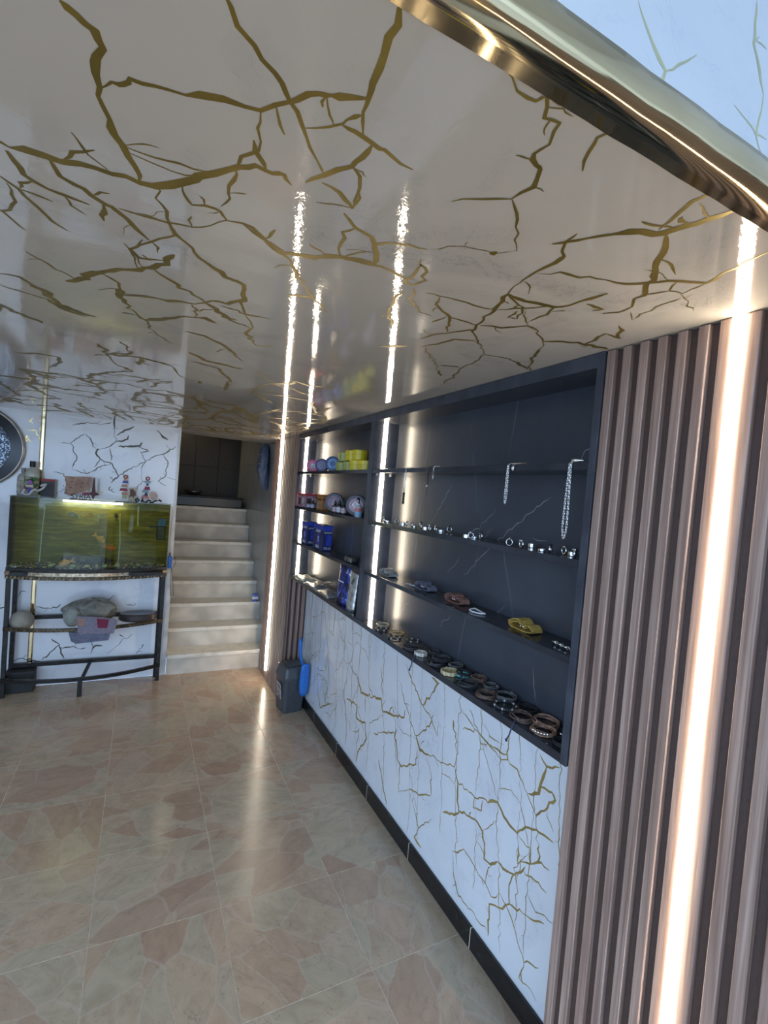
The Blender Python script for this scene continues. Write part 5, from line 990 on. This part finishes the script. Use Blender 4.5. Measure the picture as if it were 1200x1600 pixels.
# bracelets on the bottom board: x, y, outer diameter, kind, colour name
COLS = {'beige':(.42,.36,.26),'black':(.02,.02,.022),'yellow':(.55,.42,.12),'bone':(.58,.55,.48),'charcoal':(.05,.05,.055),'brown':(.14,.09,.065),'tan':(.40,.24,.17),'turquoise':(.12,.45,.45),'grey':(.12,.12,.125),'gold':(.50,.42,.24),'copper':(.34,.20,.13)}
BR = [(1.125,2.127,.070,'thin','beige','thin beige bracelet nearest the light strip at the back'),
 (1.083,2.061,.063,'bead','black','black and white bead bracelet beside the light strip at the front'),
 (1.135,1.994,.071,'bead','yellow','yellow bead bracelet with pink beads'),
 (1.083,1.923,.064,'bead','black','black bead bracelet in the front row beside the yellow bead one'),
 (1.150,1.865,.062,'bead','charcoal','black bead bracelet at the back, right of the yellow bead one'),
 (1.092,1.779,.080,'thin','charcoal','thin dark cord bracelet between the bead bracelets and the bone band'),
 (1.085,1.690,.052,'band','bone','bone-white band bracelet with a cord hanging over the shelf edge'),
 (1.155,1.690,.056,'cord','charcoal','small dark cord bracelet behind the bone-white band'),
 (1.140,1.615,.075,'band','charcoal','dark leather band bracelet behind the dark braided one'),
 (1.085,1.573,.070,'cord','charcoal','dark braided bracelet left of the pale bead band'),
 (1.150,1.530,.065,'cord','grey','grey cord bracelet at the back behind the pale bead band'),
 (1.085,1.476,.066,'band','gold','pale gold and white segmented bracelet in the front row'),
 (1.125,1.442,.062,'bead','turquoise','bracelet with turquoise beads on dark beads'),
 (1.158,1.390,.058,'band','brown','wide brown leather band standing behind the turquoise beads'),
 (1.087,1.362,.073,'cord','charcoal','tangled dark cord bracelet right of the turquoise beads'),
 (1.150,1.318,.060,'cord','grey','grey cord bracelet at the back behind the round brown-grey one'),
 (1.090,1.262,.074,'cord','brown','round brown-grey leather cord bracelet in the front row'),
 (1.150,1.232,.078,'cord','grey','thick dark grey braided bracelet at the back'),
 (1.100,1.178,.080,'bead','charcoal','flat black bracelet with tiny silver beads in front of the grey braid'),
 (1.155,1.130,.068,'thin','black','thin black cord bracelet at the back left of the tan braid'),
 (1.088,1.090,.076,'cord','brown','brown leather cord bracelet with a blue cord hanging over the edge'),
 (1.145,1.042,.086,'cord','tan','thick tan braided leather bracelet at the back'),
 (1.092,1.003,.074,'cord','copper','copper brown bracelet with silver beads near the right end'),
 (1.150,.957,.066,'cord','black','black and silver wire bracelet in the back right corner'),
 (1.092,.930,.056,'thin','black','black cord bracelet at the front right end of the shelf')]
for i, (x, y, D_, kind, cn, lab) in enumerate(BR):
    t = thing('bracelet', (x, y, Z4), lab, 'bracelet', 'bracelets along the bottom shelf')
    x = max(1.052+D_/2, min(1.186-D_/2, x))
    m = plain('strap_'+cn, COLS[cn], .55, 0, .35, 120)
    rnd_ = random.Random(i)
    r0 = D_/2
    if kind == 'thin':
        MB().ring((x,y,Z4+.004), r0-.003, .003, 32, 6, 1, None, .04, i).build('cord', m, t, smooth=True)
        MB().ring((x,y+.002,Z4+.0095), r0-.004, .0025, 32, 6, 1, None, .03, i+3).build('cord', m, t, smooth=True)
    elif kind == 'bead':
        nb = max(16, int(math.pi*(D_-.008)/.0082)); mb = MB(); mb2 = MB()
        for k in range(nb):
            a = 2*math.pi*k/nb
            (mb2 if k % 4 == 0 else mb).ell((x+(r0-.0045)*math.cos(a), y+(r0-.0045)*math.sin(a), Z4+.0052), (.0043,.0043,.0043), 8, 6)
        tag(mb.build('bead_string', m, t, smooth=True), kind='stuff')
        tag(mb2.build('accent_bead', plain('accent_'+cn, {'yellow':(.5,.16,.2),'turquoise':(.05,.05,.05)}.get(cn, (.55,.53,.5)), .3), t, smooth=True), kind='stuff')
        if cn == 'turquoise':
            MB().ring((x,y,Z4+.0135), r0-.004, .0042, 32, 6, 1, None, .03, 2).build('dark_strand', plain('strap_black', COLS['black'], .5), t, smooth=True)
    elif kind == 'band':
        MB().lathe([(r0-.0025,0),(r0,.001),(r0,.014),(r0-.0025,.015),(r0-.004,.014),(r0-.004,.001)], (x,y,Z4+.0005), 32).build('band', m, t, smooth=False)
        for k in range(6):
            a = k*1.047+.3
            MB().obox((x+(r0-.0005)*math.cos(a), y+(r0-.0005)*math.sin(a), Z4+.008), (.003,.007,.015), (0,0,a)).build('segment', plain('seg_%s' % cn, tuple(min(1,c_*1.4+.02) for c_ in COLS[cn]), .4), t)
    else:
        for k in range(4):
            MB().ring((x+rnd_.uniform(-.004,.004), y+rnd_.uniform(-.004,.004), Z4+.0035+.0030*k), r0-.004-.0025*(k%2), .0022, 40, 6, 1, None, .05, i*7+k).build('strand', m, t, smooth=True)
        a = rnd_.uniform(0,6.28)
        MB().ell((x+(r0-.004)*math.cos(a), y+(r0-.004)*math.sin(a), Z4+.012), (.006,.005,.006), 10, 6).build('knot', m, t, smooth=True)
        if cn in ('copper','black'):
            mb = MB()
            for k in range(6):
                a = 3.0+.25*k; mb.ell((x+(r0-.001)*math.cos(a), y+(r0-.001)*math.sin(a), Z4+.012), (.0042,.0042,.0042), 8, 6)
            tag(mb.build('silver_bead', STEEL, t, smooth=True), kind='stuff')
    if 'cord hanging' in lab:
        MB().tube([(x-r0+.004,y,Z4+.006),(FX+.004,y-.01,Z4+.004),(FX-.008,y-.012,Z4-.006),(FX-.010,y-.004,Z4-.04),(FX-.010,y+.006,Z4-.06)], .0022, 6).build('hanging_cord', plain('dark_blue_cord', (.03,.03,.08), .6), t, smooth=True)
        MB().ell((FX-.010,y+.006,Z4-.06), (.004,.004,.006), 8, 6).build('cord_knot', plain('dark_blue_cord', (.03,.03,.08), .6), t, smooth=True)
# third shelf: folded straps and chains
def strap(x, y, L, col, label, lean, metal=0.0, seed=0):
    t = thing('folded_bracelet', (x, y, Z3), label, 'bracelet', 'folded bracelets on the third shelf')
    m = plain('fold_%d_%d_%d' % tuple(int(q*99) for q in col), col, .32, metal, .35, 50)
    y0, y1 = y+L/2, y-L/2
    def loop(pts, w, nm, mm=m):
        a = [(q[0], q[1]) for q in pts]
        mb = MB(); n = len(a); V = []
        for q in a: V += [(x-w/2, q[0], q[1]), (x+w/2, q[0], q[1])]
        for i in range(n):
            p, q = a[max(i-1,0)], a[min(i+1,n-1)]; d = math.dist(p,q)+1e-9; nx, nz_ = -(q[1]-p[1])/d*.0035, (q[0]-p[0])/d*.0035
            V += [(x-w/2, a[i][0]-nx, a[i][1]-nz_), (x+w/2, a[i][0]-nx, a[i][1]-nz_)]
        F = []
        for i in range(n-1):
            F += [(2*i,2*i+1,2*i+3,2*i+2), (2*n+2*i+2,2*n+2*i+3,2*n+2*i+1,2*n+2*i), (2*i,2*i+2,2*n+2*i+2,2*n+2*i), (2*i+1,2*n+2*i+1,2*n+2*i+3,2*i+3)]
        F += [(0,2*n,2*n+1,1), (2*n-2,2*n-1,4*n-1,4*n-2)]
        return mb.add(V, F).build(nm, mm, t, smooth=False)
    b = Z3+.004
    loop([(y1,b+.004),(y1+L*.25,b),(y,b),(y0-L*.15,b+.001),(y0-.004,b+.006),(y0-.002,b+.014),(y0-L*.2,b+.024),(y0-L*.38,b+.028),(y,b+.024),(y-L*.14,b+.012),(y-L*.2,b+.006)], .05, 'folded_band')
    loop([(y-L*.12,b+.006),(y-L*.22,b+.016),(y-L*.34,b+.018),(y1+.006,b+.012),(y1,b+.004)], .044, 'tail_loop')
    loop([(y0-L*.12,b+.010),(y0-L*.2,b+.017),(y0-L*.40,b+.020),(y-L*.02,b+.016)], .046, 'inner_band')
    for k in range(2):
        MB().ell((x-.026,y-L*.05-.012*k,b+.012), (.002,.004,.004), 8, 6).build('stud', STEEL, t, smooth=True)
strap(1.120, 2.10, .115, (.60,.60,.58), 'silver folded bracelet beside the light strip', 0, .6)
strap(1.128, 1.763, .110, (.22,.23,.30), 'dark silver-blue folded leather bracelet', 0, .4)
strap(1.125, 1.524, .104, (.26,.13,.10), 'brown folded leather bracelet with silver studs', 0)
strap(1.122, 1.145, .104, (.62,.42,.10), 'golden yellow folded bracelet reflected in the shelf', 0, .3)
def chainlink(name, pts, r, m, parent, sp_=.006):
    mb = MB(); P = [Vector(p) for p in pts]
    for a, b in zip(P, P[1:]):
        L = (b-a).length; k = max(1, int(L/sp_)); d = (b-a)/k
        for i in range(k):
            c_ = a + d*(i+.5); q = (b-a).to_track_quat('Z','Y').to_matrix() @ Matrix.Rotation(R(90*(i%2)),3,'Z') @ Matrix.Rotation(R(90),3,'X') @ Matrix.Diagonal((.62,1.0,1))
            mb.ring(c_, sp_*.62, r, 8, 4, 1, q)
    return mb.build(name, m, parent, smooth=True)
c1 = thing('chain_bracelet', (1.10, 1.845, Z3), 'small tangle of silver chain left of the dark folded bracelet', 'bracelet')
chainlink('chain', [(1.09,1.875,Z3+.004),(1.11,1.86,Z3+.005),(1.095,1.845,Z3+.005),(1.115,1.83,Z3+.004),(1.105,1.815,Z3+.004)], .0016, M_CHROME, c1)
c2 = thing('bead_bracelet', (1.10, 1.371, Z3), 'white bead bracelet lying in a half moon on the third shelf', 'bracelet')
mb = MB()
loopp = [(1.125,1.41),(1.120,1.385),(1.116,1.36),(1.112,1.335),(1.100,1.338),(1.088,1.352),(1.083,1.372),(1.088,1.392),(1.102,1.405)]
for a, b in zip(loopp, loopp[1:]+loopp[:1]):
    for k in range(5): mb.ell((a[0]+(b[0]-a[0])*k/5, a[1]+(b[1]-a[1])*k/5, Z3+.004), (.0032,.0032,.0032), 8, 5)
tag(mb.build('bead_string', plain('white_beads', (.75,.75,.75), .3), c2, smooth=True), kind='stuff')
c3 = thing('chain_bracelet', (1.095, .955, Z3), 'chunky silver chain bracelet at the right end of the third shelf', 'bracelet')
chainlink('chain', [(1.105,1.010,Z3+.007),(1.098,.965,Z3+.007),(1.092,.925,Z3+.007),(1.088,.893,Z3+.007)], .0032, STEEL, c3, .011)
# necklaces over the front edge of the top shelf
EX = FX+.0015
def necklace(y, zend, m, label, kind, spread=.006, tail=.03):
    t = thing('necklace', (EX-.002, y, zend), label, 'necklace', 'necklaces hung over the top shelf')
    zt = Z1+.003
    L = [(EX+.014,y-tail*.7,zt),(EX+.008,y-tail*.3,zt),(EX+.002,y-spread*.3,zt),(EX-.0045,y-spread*.3,zt-.006),(EX-.0045,y-spread*.8,(zt+zend)/2),(EX-.0045,y-spread,zend+.03),(EX-.0045,y-spread*.5,zend+.006),(EX-.0045,y,zend)]
    Rr = [(EX-.0045,y,zend),(EX-.0045,y+spread*.5,zend+.006),(EX-.0045,y+spread,zend+.03),(EX-.0045,y+spread*.8,(zt+zend)/2),(EX-.0045,y+spread*.3,zt-.006),(EX+.002,y+spread*.3,zt),(EX+.010,y-tail*.2,zt),(EX+.018,y-tail*.6,zt)]
    if kind == 'chain':
        chainlink('chain', L, .0016, m, t, .007); chainlink('chain', Rr, .0016, m, t, .007)
    else:
        MB().tube(L, .0013, 6).build('cord', m, t, smooth=True); MB().tube(Rr, .0013, 6).build('cord', m, t, smooth=True)
    return t
n1 = necklace(1.88, 1.706, M_CHROME, 'thin silver chain with a black bar pendant near the light strip', 'cord', .008)
MB().obox((EX-.006,1.88,1.676), (.006,.013,.052)).build('bar_pendant', plain('gunmetal', (.05,.05,.055), .25, .6), n1, bevel=.001)
MB().ring((EX-.006,1.88,1.706), .004, .001, 12, 5, 1, Matrix.Rotation(R(90),3,'X')).build('bail', M_CHROME, n1, smooth=True)
n2 = necklace(1.69, 1.735, plain('black_cord', (.012,.012,.012), .5), 'black cord necklace with a small silver clasp', 'cord', .003)
MB().ell((EX-.006,1.69,1.735), (.004,.005,.006), 8, 6).build('clasp', M_CHROME, n2, smooth=True)
MB().tube([(EX-.006,1.69,1.73),(EX-.006,1.687,1.692)], .0018, 6).build('cord_end', plain('black_cord', (.012,.012,.012), .5), n2)
n3 = necklace(1.652, 1.762, STEEL, 'short silver loop hung beside the black cord necklace', 'cord', .006)
n4 = necklace(1.207, 1.684, M_CHROME, 'silver chain with a small charm, middle of the top shelf', 'chain', .004)
MB().ell((EX-.006,1.183,1.800), (.004,.006,.009), 8, 6).build('charm', STEEL, n4, smooth=True)
MB().tube([(EX-.004,1.190,1.814),(EX+.006,1.165,Z1+.003),(EX+.010,1.14,Z1+.003)], .002, 6).build('bar_clasp', STEEL, n4)
n5 = necklace(.955, 1.600, M_CHROME, 'long silver rope chain hanging at the right end of the shelf', 'chain', .007)
MB().tube([(EX-.001,.955,Z1+.005),(EX+.006,.945,Z1+.006),(EX+.010,.922,Z1+.005)], [.005,.006,.002], 8).build('pendant', STEEL, n5, smooth=True)

# ================================================================== BIN AND DUSTPAN
bn = thing('trash_bin', (1.075, 3.50, 0), 'dark grey plastic swing-lid bin standing by the slat pillar', 'bin')
ang = R(7); bm = Matrix.Rotation(ang,3,'Z')
M_BIN = plain('anthracite_plastic', (.065,.070,.078), .32, 0, .1, 30)
def rrect(w, d, r_, n=4):
    P = []
    for cx_, cy_, a0 in ((w/2-r_, d/2-r_, 0), (-w/2+r_, d/2-r_, 90), (-w/2+r_, -d/2+r_, 180), (w/2-r_, -d/2+r_, 270)):
        for k in range(n+1):
            a = R(a0+90*k/n); P.append((cx_+r_*math.cos(a), cy_+r_*math.sin(a)))
    return P
def loft(secs, c_, rot):
    n = len(secs[0][0]); V = []
    for poly, z in secs:
        for p in poly:
            q = rot @ Vector((p[0], p[1], 0)); V.append((c_[0]+q.x, c_[1]+q.y, c_[2]+z))
    F = [(i*n+k, i*n+(k+1)%n, (i+1)*n+(k+1)%n, (i+1)*n+k) for i in range(len(secs)-1) for k in range(n)]
    F += [tuple(range(n-1,-1,-1)), tuple((len(secs)-1)*n+k for k in range(n))]
    return MB().add(V, F)
BC = (1.098, 3.505, 0)
bo = loft([(rrect(.150,.165,.02),0),(rrect(.155,.170,.022),.01),(rrect(.180,.195,.028),.245),(rrect(.186,.201,.028),.25),(rrect(.186,.201,.028),.262)], BC, bm).build('body', M_BIN, bn)
ld = loft([(rrect(.192,.207,.03),.262),(rrect(.192,.207,.03),.272),(rrect(.178,.192,.03),.300),(rrect(.165,.180,.03),.335),(rrect(.150,.165,.03),.345)], BC, bm).build('lid', M_BIN, bn)
V = []; F = []; kk = 10
for i in range(kk+1):
    a = -1+2*i/kk
    for s_ in (-.052, .052):
        q = bm @ Vector((s_, a*.065, 0)); V.append((BC[0]+q.x, BC[1]+q.y, .346+.022*(1-a*a)))
for i in range(kk): F.append((2*i, 2*i+1, 2*i+3, 2*i+2))
F.append(tuple(2*i for i in range(kk+1))); F.append(tuple(2*i+1 for i in range(kk,-1,-1)))
MB().add(V, F).build('swing_flap', M_BIN, ld, smooth=False)
# sticker on the room-facing side
q0 = bm @ Vector((-.0868,0,0))
st = loft([([(-.001,-.045),(.001,-.045),(.001,.035),(-.001,.035)],.10),([(-.012,-.048),(-.010,-.048),(-.010,.038),(-.012,.038)],.22)], (BC[0]+q0.x-.0005, BC[1]+q0.y, 0), bm)
st.build('sticker', plain('bin_sticker', (.30,.28,.28), .4, 0, .8, 45), bo)
dp = thing('dustpan', (1.165, 3.41, .12), 'blue plastic dustpan tucked upright behind the grey bin', 'dustpan')
M_BLUE = plain('bright_blue_plastic', (.03,.17,.55), .3)
V = []; kk = 12
prof = [(.385,.020,.060),(.37,.035,.066),(.33,.040,.070),(.28,.041,.074),(.22,.042,.074),(.17,.036,.070),(.14,.024,.064)]
for (z, hw, cx_) in prof:
    for k in range(7):
        u = k/6*2-1
        V.append((1.165+u*hw*.9, 3.385-.012*(1-u*u)-(z-.14)*.02, z))
F = [(i*7+k, i*7+k+1, (i+1)*7+k+1, (i+1)*7+k) for i in range(len(prof)-1) for k in range(6)]
o = MB().add(V, F).build('pan', M_BLUE, dp, smooth=True); mo = o.modifiers.new('thick', 'SOLIDIFY'); mo.thickness = .005; mo.offset = 0
MB().tube([(1.145,3.38,.37),(1.128,3.39,.42),(1.120,3.395,.48),(1.118,3.40,.54),(1.118,3.40,.575)], [.010,.011,.014,.015,.008], 10).build('handle', M_BLUE, dp, smooth=True)

# ================================================================== STAIRWELL THINGS
jk = thing('denim_garment', (1.09, 4.86, 1.66), 'blue denim garment hanging on the stair wall', 'garment')
M_DEN = cloth_mat('denim', (.10,.14,.24), (.22,.28,.42), 25)
secs = [(2.10,4.95,.05,.02),(2.05,4.93,.10,.035),(1.95,4.90,.13,.045),(1.86,4.88,.14,.05),(1.84,4.87,.15,.055),(1.80,4.86,.12,.045),(1.73,4.85,.09,.04),(1.68,4.84,.05,.028),(1.64,4.83,.012,.008)]
V = []; nn_ = 24
for i, (z, yc, hy, hx) in enumerate(secs):
    for k in range(nn_):
        a = 2*math.pi*k/nn_
        w_ = 1+.16*math.sin(5*a+i*.8)+.08*math.sin(9*a-i)
        V.append((SX1-.012-hx+hx*w_*math.cos(a)*.9, yc+hy*w_*math.sin(a), z))
F = [(i*nn_+k, i*nn_+(k+1)%nn_, (i+1)*nn_+(k+1)%nn_, (i+1)*nn_+k) for i in range(len(secs)-1) for k in range(nn_)]
F += [tuple(range(nn_)), tuple((len(secs)-1)*nn_+k for k in range(nn_-1,-1,-1))]
MB().add(V, F).build('cloth', M_DEN, jk, smooth=True)
for z in (1.99, 1.90):
    MB().tube([(SX1-.095,4.80,z),(SX1-.11,4.86,z+.002),(SX1-.105,4.92,z)], .0025, 6).build('white_stitching', M_WHITE, jk)
MB().tube([(SX1-.009,4.95,2.12),(SX1-.04,4.95,2.12),(SX1-.05,4.95,2.10)], .005, 6).build('hook', M_CHROME, jk)
pk = thing('detergent_packet', (1.075, 4.66, .523), 'small blue and white packet on a stair tread by the pillar', 'packet')
MB().box(1.045,1.10,4.80,4.83,.5225,.60).build('pack', plain('blue_white_pack', (.10,.14,.45), .35, 0, .5, 60), pk, bevel=.004)
MB().box(1.044,1.101,4.799,4.831,.545,.57).build('white_band', M_WHITE, pk)
lb = thing('black_box', (.72, 5.9, 1.3925), 'low black box lying across the top landing of the stairs', 'box')
MB().box(.30,1.07,5.86,6.25,1.3925,1.50).build('body', plain('black_enamel', (.008,.008,.008), .3), lb, bevel=.008)
MB().box(.29,1.08,5.85,6.26,1.50,1.512).build('top_plate', plain('black_enamel', (.008,.008,.008), .3), lb, bevel=.004)
pt = thing('metal_bowl', (.52, 5.99, 1.5125), 'shiny dark metal bowl on the black box at the stair top', 'bowl')
MB().lathe([(.04,0),(.075,.012),(.095,.04),(.10,.055),(.094,.054),(.085,.035),(.03,.012)], (.53,5.98,1.5125), 28).build('bowl', plain('dark_steel', (.25,.25,.25), .2, .9), pt, smooth=True)
lm = thing('unseen_stair_lamp', (.42, 6.25, 2.55), 'unseen warm lamp added high in the stairwell to light its back wall', 'lamp')  # out of view, added to throw a warm patch on the back tiles
MB().lathe([(.03,0),(.05,.03),(.05,.09),(.03,.10)], (.36,6.1,2.55), 16).build('housing', M_WHITE, lm)
MB().lathe([(.001,-.012),(.03,-.008),(.035,-.0005)], (.36,6.1,2.55), 16).build('bulb', emit('added_warm_bulb', (1,.82,.55), 160), lm)
